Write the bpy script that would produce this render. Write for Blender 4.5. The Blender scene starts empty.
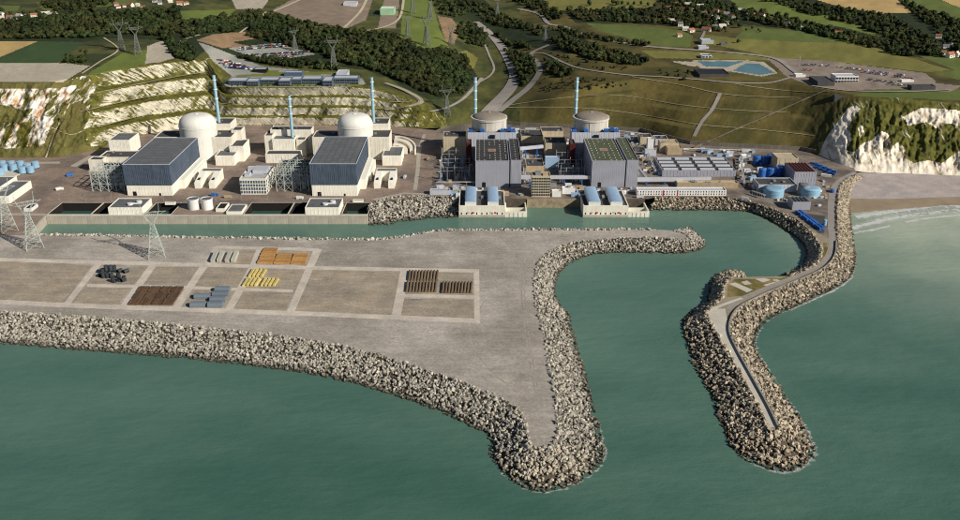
import bpy, bmesh, math, random
import numpy as np
from mathutils import Vector, Matrix
from mathutils.geometry import tessellate_polygon

random.seed(7)
S = bpy.context.scene
COL = S.collection
# ------------------------------------------------------------------ camera, sky, sun, exposure
F = 900.0                      # focal length in pixels of a 960 x 520 picture
H = 360.0                      # height of the aircraft above the sea
PITCH = math.radians(23.4)
cam = bpy.data.cameras.new('camera')
cam.sensor_width = 36.0
cam.lens = 36.0 * F / 960.0
cam.clip_start = 5.0
cam.clip_end = 30000.0
camo = bpy.data.objects.new('camera', cam)
COL.objects.link(camo)
camo.location = (0, 0, H)
camo.rotation_euler = (math.pi / 2 - PITCH, 0, 0)
S.camera = camo

SUN_DIR = Vector((0.84, -0.55, 0)).normalized() * math.cos(math.radians(31)) + Vector((0, 0, math.sin(math.radians(31))))
W = bpy.data.worlds.new('World')
S.world = W
W.use_nodes = True
wn = W.node_tree.nodes
bg = wn['Background']
sky = wn.new('ShaderNodeTexSky')
sky.sky_type = 'NISHITA'
sky.sun_disc = False
sky.sun_elevation = math.radians(31)
sky.sun_rotation = math.atan2(SUN_DIR.x, SUN_DIR.y)
sky.air_density = 0.8
sky.dust_density = 0.2
W.node_tree.links.new(sky.outputs[0], bg.inputs[0])
bg.inputs[1].default_value = 0.05
sl = bpy.data.lights.new('sun', 'SUN')
sl.energy = 5.0
sl.angle = math.radians(0.5)
sl.color = (1.0, 0.93, 0.82)
so = bpy.data.objects.new('sun', sl)
so.rotation_euler = SUN_DIR.to_track_quat('Z', 'Y').to_euler()
so.location = (600, 0, 900)
COL.objects.link(so)
S.view_settings.view_transform = 'Standard'
S.view_settings.look = 'None'
S.view_settings.gamma = 1.0
S.view_settings.use_curve_mapping = False
S.view_settings.exposure = 0.0
S.render.engine = 'CYCLES'
S.cycles.filter_width = 1.0

# ------------------------------------------------------------------ survey: bearings of the photograph to ground points
cD, sD = math.cos(PITCH), math.sin(PITCH)
def P(px, py, z=10.0):
    u = (px - 480.0) / F; v = (260.0 - py) / F
    dy = cD + v * sD; dz = -sD + v * cD
    t = (z - H) / dz
    return t * u, t * dy
def PV(px, py, z=10.0):
    x, y = P(px, py, z)
    return (x, y, z)
def AD(px, py, Y):
    u = (px - 480.0) / F; v = (260.0 - py) / F
    dy = cD + v * sD; dz = -sD + v * cD
    t = Y / dy
    return t * u, H + t * dz
def mpp(Y, z=10.0):             # metres per pixel at that place
    return (Y * cD + (H - z) * sD) / F

# ------------------------------------------------------------------ materials
def lin(c):
    return tuple(((v / 255.0) / 12.92 if v / 255.0 <= 0.04045 else ((v / 255.0 + 0.055) / 1.055) ** 2.4) for v in c)
MATS = {}
def nd(nt, t, **kw):
    n = nt.nodes.new(t)
    for k, v in kw.items(): setattr(n, k, v)
    return n
def M(name, col, rough=0.85, var=0.12, scale=0.08, bump=0.0, streak=0.0, col2=None, c2s=0.02, c2lo=0.45, c2hi=0.6,
      spec=0.3, tone=False, metal=0.0, fine=0.0, bscale=None, orand=0.0, tide=None, hstreak=0.0):
    if name in MATS: return MATS[name]
    m = bpy.data.materials.new(name); m.use_nodes = True
    nt = m.node_tree; L = nt.links.new
    b = nt.nodes['Principled BSDF']
    b.inputs['Roughness'].default_value = rough
    b.inputs['Specular IOR Level'].default_value = spec
    b.inputs['Metallic'].default_value = metal
    tc = nd(nt, 'ShaderNodeTexCoord')
    def noise(sc, det=4.0, vec=None, rough_=0.55):
        n = nd(nt, 'ShaderNodeTexNoise'); n.inputs['Scale'].default_value = sc
        n.inputs['Detail'].default_value = det; n.inputs['Roughness'].default_value = rough_
        L(vec or tc.outputs['Object'], n.inputs['Vector']); return n
    def rng(src, a, c, lo, hi):
        r = nd(nt, 'ShaderNodeMapRange'); L(src, r.inputs[0])
        for i, v in enumerate((a, c, lo, hi)): r.inputs[i + 1].default_value = v
        return r.outputs[0]
    rgb = nd(nt, 'ShaderNodeRGB'); rgb.outputs[0].default_value = (*lin(col), 1)
    cur = rgb.outputs[0]
    if col2 is not None:
        n2 = noise(c2s, 6.0)
        mx = nd(nt, 'ShaderNodeMix', data_type='RGBA')
        L(rng(n2.outputs[0], c2lo, c2hi, 0, 1), mx.inputs[0]); L(cur, mx.inputs[6])
        mx.inputs[7].default_value = (*lin(col2), 1)
        cur = mx.outputs[2]
    def mul(val):
        nonlocal cur
        s = nd(nt, 'ShaderNodeVectorMath', operation='SCALE'); L(cur, s.inputs[0]); L(val, s.inputs['Scale']); cur = s.outputs[0]
    if var: mul(rng(noise(scale, 5.0).outputs[0], 0.3, 0.7, 1 - var, 1 + var))
    if fine: mul(rng(noise(scale * 9, 3.0).outputs[0], 0.3, 0.7, 1 - fine, 1 + fine))
    if streak:
        mp = nd(nt, 'ShaderNodeMapping'); mp.inputs['Scale'].default_value = (1.0, 1.0, 0.06); L(tc.outputs['Object'], mp.inputs[0])
        mul(rng(noise(0.9, 3.0, mp.outputs[0]).outputs[0], 0.35, 0.7, 1 + streak * .4, 1 - streak))
    if hstreak:                    # wheel and rain marks drawn out along the platform
        mh = nd(nt, 'ShaderNodeMapping'); mh.inputs['Scale'].default_value = (.12, 1.0, 1.0); mh.inputs['Rotation'].default_value = (0, 0, .06); L(tc.outputs['Object'], mh.inputs[0])
        mul(rng(noise(.22, 6.0, mh.outputs[0], .7).outputs[0], 0.3, 0.7, 1 - hstreak, 1 + hstreak))
    if tone:
        at = nd(nt, 'ShaderNodeAttribute', attribute_name='tone'); mul(at.outputs['Fac'])
    if orand:
        oi = nd(nt, 'ShaderNodeObjectInfo'); mul(rng(oi.outputs['Random'], 0, 1, 1 - orand, 1 + orand))
    if tide:                       # weed and wet below the tide mark (world height)
        ge = nd(nt, 'ShaderNodeNewGeometry'); sz = nd(nt, 'ShaderNodeSeparateXYZ'); L(ge.outputs['Position'], sz.inputs[0])
        mt = nd(nt, 'ShaderNodeMix', data_type='RGBA'); L(rng(sz.outputs[2], .5, 2.7, 1, 0), mt.inputs[0]); L(cur, mt.inputs[6]); mt.inputs[7].default_value = (*lin(tide), 1); cur = mt.outputs[2]
    L(cur, b.inputs['Base Color'])
    if bump:
        bn = nd(nt, 'ShaderNodeBump'); bn.inputs['Strength'].default_value = 0.8; bn.inputs['Distance'].default_value = bump
        L(noise(bscale or scale * 4, 5.0).outputs[0], bn.inputs['Height']); L(bn.outputs[0], b.inputs['Normal'])
    MATS[name] = m
    return m

# ------------------------------------------------------------------ mesh builder and object helpers
class MB:
    def __init__(s): s.v = []; s.f = []; s.sm = []
    def add(s, vs, fs, smooth=False):
        o = len(s.v); s.v += [tuple(q) for q in vs]; s.f += [tuple(o + i for i in q) for q in fs]; s.sm += [smooth] * len(fs); return s
    def box(s, x0, x1, y0, y1, z0, z1):
        return s.add([(x0, y0, z0), (x1, y0, z0), (x1, y1, z0), (x0, y1, z0), (x0, y0, z1), (x1, y0, z1), (x1, y1, z1), (x0, y1, z1)],
                     [(0, 3, 2, 1), (4, 5, 6, 7), (0, 1, 5, 4), (1, 2, 6, 5), (2, 3, 7, 6), (3, 0, 4, 7)])
    def prism(s, poly, z0, z1):
        n = len(poly); a = sum(poly[i][0] * poly[(i + 1) % n][1] - poly[(i + 1) % n][0] * poly[i][1] for i in range(n))
        if a < 0: poly = poly[::-1]
        s.add([(x, y, z0) for x, y in poly] + [(x, y, z1) for x, y in poly], [(i, (i + 1) % n, n + (i + 1) % n, n + i) for i in range(n)])
        tri = tessellate_polygon([[Vector((x, y, 0)) for x, y in poly]])
        for t in tri:
            p = [poly[i] for i in t]
            ar = (p[1][0] - p[0][0]) * (p[2][1] - p[0][1]) - (p[2][0] - p[0][0]) * (p[1][1] - p[0][1])
            if ar < 0: p = p[::-1]
            s.add([(x, y, z1) for x, y in p], [(0, 1, 2)])
        return s
    def sheet(s, poly, z):
        tri = tessellate_polygon([[Vector((x, y, 0)) for x, y in poly]])
        o = len(s.v); s.v += [(x, y, z) for x, y in poly]
        for t in tri:
            p = [poly[i] for i in t]
            ar = (p[1][0] - p[0][0]) * (p[2][1] - p[0][1]) - (p[2][0] - p[0][0]) * (p[1][1] - p[0][1])
            t = t if ar > 0 else t[::-1]
            s.f.append(tuple(o + i for i in t)); s.sm.append(False)
        return s
    def lathe(s, cx, cy, prof, n=32, smooth=True):
        vs = [(cx + r * math.cos(2 * math.pi * k / n), cy + r * math.sin(2 * math.pi * k / n), z) for r, z in prof for k in range(n)]
        fs = [(j * n + k, j * n + (k + 1) % n, (j + 1) * n + (k + 1) % n, (j + 1) * n + k) for j in range(len(prof) - 1) for k in range(n)]
        return s.add(vs, fs, smooth)
    def cyl(s, cx, cy, z0, z1, r, n=20, r1=None):
        r1 = r if r1 is None else r1
        s.lathe(cx, cy, [(r, z0), (r1, z1)], n, True)
        o = len(s.v); s.v += [(cx + r1 * math.cos(2 * math.pi * k / n), cy + r1 * math.sin(2 * math.pi * k / n), z1) for k in range(n)]
        s.f.append(tuple(range(o, o + n))); s.sm.append(False); return s
    def bar(s, a, b, w, h=None):
        a = Vector(a); b = Vector(b); d = b - a
        if d.length < 1e-6: return s
        h = h or w; d.normalize()
        up = Vector((0, 0, 1)) if abs(d.z) < 0.95 else Vector((1, 0, 0))
        x = d.cross(up).normalized() * w / 2; y = x.cross(d).normalized() * h / 2
        vs = [p + i * x + j * y for p in (a, b) for i, j in ((-1, -1), (1, -1), (1, 1), (-1, 1))]
        return s.add(vs, [(0, 1, 2, 3), (7, 6, 5, 4), (0, 4, 5, 1), (1, 5, 6, 2), (2, 6, 7, 3), (3, 7, 4, 0)])
    def pipe(s, a, b, r, n=10):
        a = Vector(a); b = Vector(b); d = (b - a).normalized()
        up = Vector((0, 0, 1)) if abs(d.z) < 0.9 else Vector((1, 0, 0))
        x = d.cross(up).normalized(); y = x.cross(d)
        vs = [p + r * (math.cos(2 * math.pi * k / n) * x + math.sin(2 * math.pi * k / n) * y) for p in (a, b) for k in range(n)]
        s.add(vs, [(k, (k + 1) % n, n + (k + 1) % n, n + k) for k in range(n)], True)
        return s.add(vs, [tuple(range(n)), tuple(range(2 * n - 1, n - 1, -1))])
    def mesh(s, name, mat):
        me = bpy.data.meshes.new(name); me.from_pydata(s.v, [], s.f)
        me.polygons.foreach_set('use_smooth', s.sm)
        if mat: me.materials.append(mat)
        me.update(); return me
    def build(s, name, mat, parent=None, off=None):
        if off is not None: s.v = [(x - off[0], y - off[1], z - off[2]) for x, y, z in s.v]
        return link(name, s.mesh(name, mat), parent)
def link(name, me, parent=None, loc=None):
    o = bpy.data.objects.new(name, me); COL.objects.link(o)
    if parent: o.parent = parent
    if loc is not None: o.location = loc
    return o
def tag(o, label, cat, group=None):
    o['label'] = label; o['category'] = cat
    if group: o['group'] = group
    return o
def struct(o, label=None):
    o['kind'] = 'structure'
    if label: o['label'] = label
    return o
def stuff(o, label=None, cat=None):
    o['kind'] = 'stuff'
    if label: o['label'] = label
    if cat: o['category'] = cat
    return o
def thing(name, label, cat, loc=(0, 0, 0), group=None, rz=0.0):
    o = bpy.data.objects.new(name, None); COL.objects.link(o); o.location = loc; o.rotation_euler = (0, 0, rz)
    o.empty_display_size = 2.0
    return tag(o, label, cat, group)
def raw_mesh(name, V, Fq, mat, tone=None, smooth=False):
    """numpy verts (n,3) and faces (m,k) to a mesh; tone = one value per face"""
    me = bpy.data.meshes.new(name)
    V = np.ascontiguousarray(V, dtype=np.float32); Fq = np.ascontiguousarray(Fq, dtype=np.int32)
    m, k = Fq.shape
    me.vertices.add(len(V)); me.vertices.foreach_set('co', V.ravel())
    me.loops.add(m * k); me.loops.foreach_set('vertex_index', Fq.ravel())
    me.polygons.add(m); me.polygons.foreach_set('loop_start', np.arange(0, m * k, k, dtype=np.int32))
    me.polygons.foreach_set('use_smooth', np.full(m, smooth))
    if tone is not None:
        a = me.attributes.new('tone', 'FLOAT', 'FACE'); a.data.foreach_set('value', np.asarray(tone, dtype=np.float32))
    if mat: me.materials.append(mat)
    me.update(calc_edges=True); me.validate(); return me

ORD = ['first', 'second', 'third', 'fourth', 'fifth', 'sixth', 'seventh', 'eighth', 'ninth', 'tenth', 'eleventh', 'twelfth']
# value noise for relief
_rng = np.random.default_rng(3)
_LAT = _rng.random((256, 256))
def vnoise(x, y):
    xi = np.floor(x).astype(int); yi = np.floor(y).astype(int); fx = x - xi; fy = y - yi
    fx = fx * fx * (3 - 2 * fx); fy = fy * fy * (3 - 2 * fy)
    a = _LAT[xi & 255, yi & 255]; b = _LAT[(xi + 1) & 255, yi & 255]; c = _LAT[xi & 255, (yi + 1) & 255]; d = _LAT[(xi + 1) & 255, (yi + 1) & 255]
    return (a * (1 - fx) + b * fx) * (1 - fy) + (c * (1 - fx) + d * fx) * fy - 0.5
def fbm(x, y, o=4):
    s = 0; a = 1.0
    for k in range(o):
        s = s + a * vnoise(x * 2 ** k + 17.3 * k, y * 2 ** k + 9.1 * k); a *= 0.5
    return s
def inpoly(px, py, poly):
    r = np.zeros(px.shape, bool); n = len(poly)
    for i in range(n):
        x0, y0 = poly[i]; x1, y1 = poly[(i + 1) % n]
        if y0 == y1: continue
        c = ((y0 > py) != (y1 > py)) & (px < (x1 - x0) * (py - y0) / (y1 - y0) + x0)
        r ^= c
    return r
def smooth_line(pts, n=6):
    """Catmull-Rom through points (tuples of any length)"""
    pts = [np.array(p, float) for p in pts]; out = []
    for i in range(len(pts) - 1):
        p0 = pts[max(i - 1, 0)]; p1 = pts[i]; p2 = pts[i + 1]; p3 = pts[min(i + 2, len(pts) - 1)]
        for k in range(n):
            t = k / n
            out.append(0.5 * ((2 * p1) + (p2 - p0) * t + (2 * p0 - 5 * p1 + 4 * p2 - p3) * t * t + (3 * p1 - p0 - 3 * p2 + p3) * t ** 3))
    out.append(pts[-1]); return out
# ================================================================== THE SETTING
def lut(pts):
    xs = np.array([p[0] for p in pts], float); ys = np.array([p[1] for p in pts], float)
    return lambda x: np.interp(x, xs, ys)
# crest lines of the land, along the coast: (bearing, row, height)
CON = [
 [(-300,161,9.5),(0,158,9.5),(60,158,9.5),(95,151,9.5),(140,139,9.5),(220,128,9.5),(300,127,9.5),(400,129,9.5),(440,128,9.5),(480,122,9.5),(520,126,9.5),(560,128,9.5),(640,132,9.5),(690,145,9.5),(720,147,9.5),(800,151,9.5),(818,155,9.5),(850,171,8),(880,173,5.5),(960,176,5),(1260,184,5)],
 [(-300,84,95),(0,83,95),(60,82,95),(90,74,96),(130,68,96),(180,61,95),(208,60,90),(222,84,64),(230,87,62),(300,88,62),(368,86,62),(400,96,50),(425,106,36),(445,108,30),(475,108,24),(500,104,24),(520,105,29),(540,100,40),(580,88,62),(650,76,72),(720,82,75),(790,82,77),(830,90,78),(860,97,78),(900,99,80),(960,101,80),(1260,108,80)],
 [(-300,60,99),(0,62,99),(200,45,98),(212,47,94),(232,57,67),(365,62,67),(400,75,62),(440,78,52),(475,75,38),(510,70,40),(540,70,58),(580,62,75),(650,56,79),(720,57,79),(790,60,79),(960,80,82),(1260,90,82)],
 [(-300,30,105),(0,30,105),(200,25,104),(232,30,88),(365,30,92),(440,35,84),(475,35,62),(520,40,62),(560,35,82),(650,25,88),(960,35,92),(1260,40,92)],
 [(-300,-5,116),(200,-5,116),(365,-5,110),(475,-5,92),(560,-5,100),(960,-2,108),(1260,0,108)],
 [(-300,-60,128),(475,-60,118),(1260,-60,125)],
]
def soft(f, w):
    def g(x):
        x = np.asarray(x, float); k = np.clip(np.abs(x - 216) * .35, 4.0, w)
        return sum(f(x + k * o) for o in (-1, -.75, -.5, -.25, 0, .25, .5, .75, 1)) / 9
    return g
CY = [soft(lut([(a, b) for a, b, c in l]), 12.0 if i == 0 else 28.0) for i, l in enumerate(CON)]
CZ = [soft(lut([(a, c) for a, b, c in l]), 28.0) for l in CON]
bench_mask = lut([(-300,0),(88,0),(110,1),(400,1),(440,0),(545,0),(580,.45),(790,.45),(815,0),(1260,0)])
def stepped(t, px):
    q = t * 4.0; i = np.floor(q); f = q - i; s = (i + np.clip((f - .22) / .78, 0, 1)) / 4.0; m = bench_mask(px)
    return t + (s - t) * m
ridge_mask = lut([(-300,.5),(75,.5),(100,.13),(430,.13),(470,.08),(545,.035),(800,.03),(835,.12),(862,.32),(1260,.34)])
def TZ(px, py):
    """height of the land on a bearing"""
    px = np.asarray(px, float); py = np.asarray(py, float)
    Y = np.array([c(px) for c in CY]); Z = np.array([c(px) for c in CZ])
    z = np.where(py >= Y[0], Z[0], 0.0)
    for k in range(len(CON) - 1):
        t = np.clip((Y[k] - py) / np.maximum(Y[k] - Y[k + 1], 1e-3), 0, 1)
        w = (py < Y[k]) & (py >= Y[k + 1])
        if k == 0: t = stepped(t, px)
        z = np.where(w, Z[k] + (Z[k + 1] - Z[k]) * t, z)
    z = np.where(py < Y[-1], Z[-1], z)
    # relief: gullies on the chalk slopes, soft undulation on the plateau
    t1 = np.clip((Y[0] - py) / np.maximum(Y[0] - Y[1], 1e-3), 0, 1.25)
    env = np.clip(np.sin(np.clip(t1, 0, 1) * math.pi), 0, 1) ** 0.7
    g = fbm((px + 0.55 * py) * 0.11, py * 0.035, 4) * 9.0 + fbm(px * 0.3, py * 0.22, 3) * 3.0
    cl = np.abs(fbm(px * 0.05 + 0.03 * py, py * 0.05 + 5, 5)) * 22.0 - 4.0
    mcl = np.clip((px - 812) / 25, 0, 1)
    z = z + env * ridge_mask(px) * (g * (1 - mcl) + (cl * 0.6 + np.abs(fbm(px * .15, py * .035 + 3, 4)) * 8.0 - 2 + fbm(px * .5, py * .3, 3) * 2.2) * mcl)
    up = np.clip((Y[1] - py) / 14.0, 0, 1)
    z = z + up * fbm(px * 0.03, py * 0.08, 3) * 3.0
    return z
def TP(px, py, lift=0.0):
    z = TZ(px, py); u = (np.asarray(px, float) - 480) / F; v = (260 - np.asarray(py, float)) / F
    dy = cD + v * sD; dz = -sD + v * cD; t = (z - H) / dz
    return np.stack([t * u, t * dy, z + lift], -1)
def tp(px, py, lift=0.0):
    a = TP(np.array([px]), np.array([py]), lift)[0]; return (float(a[0]), float(a[1]), float(a[2]))

# ---- chalk: streaks of bare chalk in rough grass, following the fall of the slope
def chalk_mat(name, grass, grass2, chalk, lo, hi, sx, sz, skew, rust=None, ledge=0.0):
    m = bpy.data.materials.new(name); m.use_nodes = True; nt = m.node_tree; L = nt.links.new
    b = nt.nodes['Principled BSDF']; b.inputs['Roughness'].default_value = 0.95; b.inputs['Specular IOR Level'].default_value = 0.1
    tc = nd(nt, 'ShaderNodeTexCoord'); sp = nd(nt, 'ShaderNodeSeparateXYZ'); L(tc.outputs['Object'], sp.inputs[0])
    def math_(op, a, c):
        n = nd(nt, 'ShaderNodeMath', operation=op)
        for i, q in enumerate((a, c)):
            if isinstance(q, (int, float)): n.inputs[i].default_value = q
            else: L(q, n.inputs[i])
        return n.outputs[0]
    wob = nd(nt, 'ShaderNodeTexNoise'); wob.inputs['Scale'].default_value = 0.06; L(tc.outputs['Object'], wob.inputs['Vector'])
    u = math_('ADD', math_('ADD', sp.outputs[0], math_('MULTIPLY', sp.outputs[2], skew)), math_('MULTIPLY', wob.outputs[0], 5.0))
    cb = nd(nt, 'ShaderNodeCombineXYZ'); L(math_('MULTIPLY', u, sx), cb.inputs[0]); L(math_('MULTIPLY', sp.outputs[2], sz), cb.inputs[1])
    n1 = nd(nt, 'ShaderNodeTexNoise'); n1.inputs['Scale'].default_value = 1.0; n1.inputs['Detail'].default_value = 6; n1.inputs['Roughness'].default_value = 0.75; L(cb.outputs[0], n1.inputs['Vector'])
    n2 = nd(nt, 'ShaderNodeTexNoise'); n2.inputs['Scale'].default_value = 0.025; n2.inputs['Detail'].default_value = 4; L(tc.outputs['Object'], n2.inputs['Vector'])
    s = math_('ADD', math_('MULTIPLY', n1.outputs[0], 0.72), math_('MULTIPLY', n2.outputs[0], 0.28))
    if ledge:                      # turf holds on the ledges, chalk shows on the steep risers
        ge = nd(nt, 'ShaderNodeNewGeometry'); sn = nd(nt, 'ShaderNodeSeparateXYZ'); L(ge.outputs['Normal'], sn.inputs[0])
        s = math_('ADD', s, math_('MULTIPLY', math_('SUBTRACT', .74, sn.outputs[2]), ledge))
    r = nd(nt, 'ShaderNodeMapRange'); L(s, r.inputs[0]); r.inputs[1].default_value = lo; r.inputs[2].default_value = hi
    n3 = nd(nt, 'ShaderNodeTexNoise'); n3.inputs['Scale'].default_value = 0.12; n3.inputs['Detail'].default_value = 6; L(tc.outputs['Object'], n3.inputs['Vector'])
    r3 = nd(nt, 'ShaderNodeMapRange'); L(n3.outputs[0], r3.inputs[0]); r3.inputs[1].default_value = 0.38; r3.inputs[2].default_value = 0.62
    g = nd(nt, 'ShaderNodeMix', data_type='RGBA'); L(r3.outputs[0], g.inputs[0]); g.inputs[6].default_value = (*lin(grass), 1); g.inputs[7].default_value = (*lin(grass2), 1)
    ch = nd(nt, 'ShaderNodeMix', data_type='RGBA'); ch.inputs[6].default_value = (*lin(chalk), 1)
    ch.inputs[7].default_value = (*lin(rust or tuple(int(v * .8) for v in chalk)), 1)
    n4 = nd(nt, 'ShaderNodeTexNoise'); n4.inputs['Scale'].default_value = 0.07; n4.inputs['Detail'].default_value = 5; L(tc.outputs['Object'], n4.inputs['Vector'])
    r4 = nd(nt, 'ShaderNodeMapRange'); L(n4.outputs[0], r4.inputs[0]); r4.inputs[1].default_value = 0.5; r4.inputs[2].default_value = 0.7; L(r4.outputs[0], ch.inputs[0])
    mx = nd(nt, 'ShaderNodeMix', data_type='RGBA'); L(r.outputs[0], mx.inputs[0]); L(g.outputs[2], mx.inputs[6]); L(ch.outputs[2], mx.inputs[7])
    L(mx.outputs[2], b.inputs['Base Color'])
    bn = nd(nt, 'ShaderNodeBump'); bn.inputs['Distance'].default_value = .5; bn.inputs['Strength'].default_value = 0.8; L(n3.outputs[0], bn.inputs['Height']); L(bn.outputs[0], b.inputs['Normal'])
    MATS[name] = m; return m

m_rough = M('rough_pasture', (84, 84, 42), var=.28, scale=.03, col2=(54, 62, 30), c2s=.018, fine=.14, bump=.8)
m_right = M('hillside_grass', (96, 86, 44), var=.26, scale=.025, col2=(72, 69, 32), c2s=.014, fine=.12, bump=.6)
m_wood = M('woodland_floor', (40, 50, 24), var=.3, scale=.06, bump=.8)
m_bench = chalk_mat('benched_chalk', (108, 104, 50), (72, 73, 32), (230, 223, 202), .572, .635, .34, .07, .8, None, .13)
m_cliffL = chalk_mat('weathered_chalk', (98, 92, 40), (62, 66, 26), (230, 224, 214), .475, .54, .085, .035, -.35, (190, 140, 96))
m_cliffR = chalk_mat('white_chalk_cliff', (120, 110, 76), (88, 84, 50), (232, 222, 204), .40, .47, .16, .035, .15, (168, 152, 130))
m_cliffG = chalk_mat('turfed_chalk_cliff', (104, 101, 50), (72, 76, 36), (214, 204, 182), .565, .62, .13, .03, .15)
m_grassy = M('green_slope', (96, 94, 48), var=.3, scale=.05, fine=.15, bump=.8, col2=(98, 90, 50), c2s=.03)
field = lambda n, c, v=.10: M(n, c, var=v, scale=.02, fine=.08, bump=.3, bscale=.2)
f_tan = field('stubble_field', (186, 158, 104)); f_dgreen = field('dark_crop', (58, 78, 42), .06); f_green = field('meadow_grass', (94, 106, 50))
f_bright = field('bright_meadow', (104, 116, 52)); f_olive = field('olive_meadow', (118, 115, 58)); f_stone = M('stony_bank', (178, 168, 150), var=.12, scale=.15, fine=.2, bump=.5)
f_grey = M('grey_construction_ground', (138, 122, 106), var=.14, scale=.05, fine=.1); f_tar = M('car_park_tarmac', (142, 128, 116), var=.14, scale=.05, fine=.12)
f_terr = M('office_terrace_paving', (150, 150, 142), var=.1, scale=.05, fine=.1); f_lawn = field('lawn', (112, 118, 54))
f_brown = M('bare_brown_ground', (140, 116, 88), var=.2, scale=.05, fine=.15)
f_pond = M('pond_blue', (92, 128, 132), rough=.12, var=.06, scale=.02, spec=.5)
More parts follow.
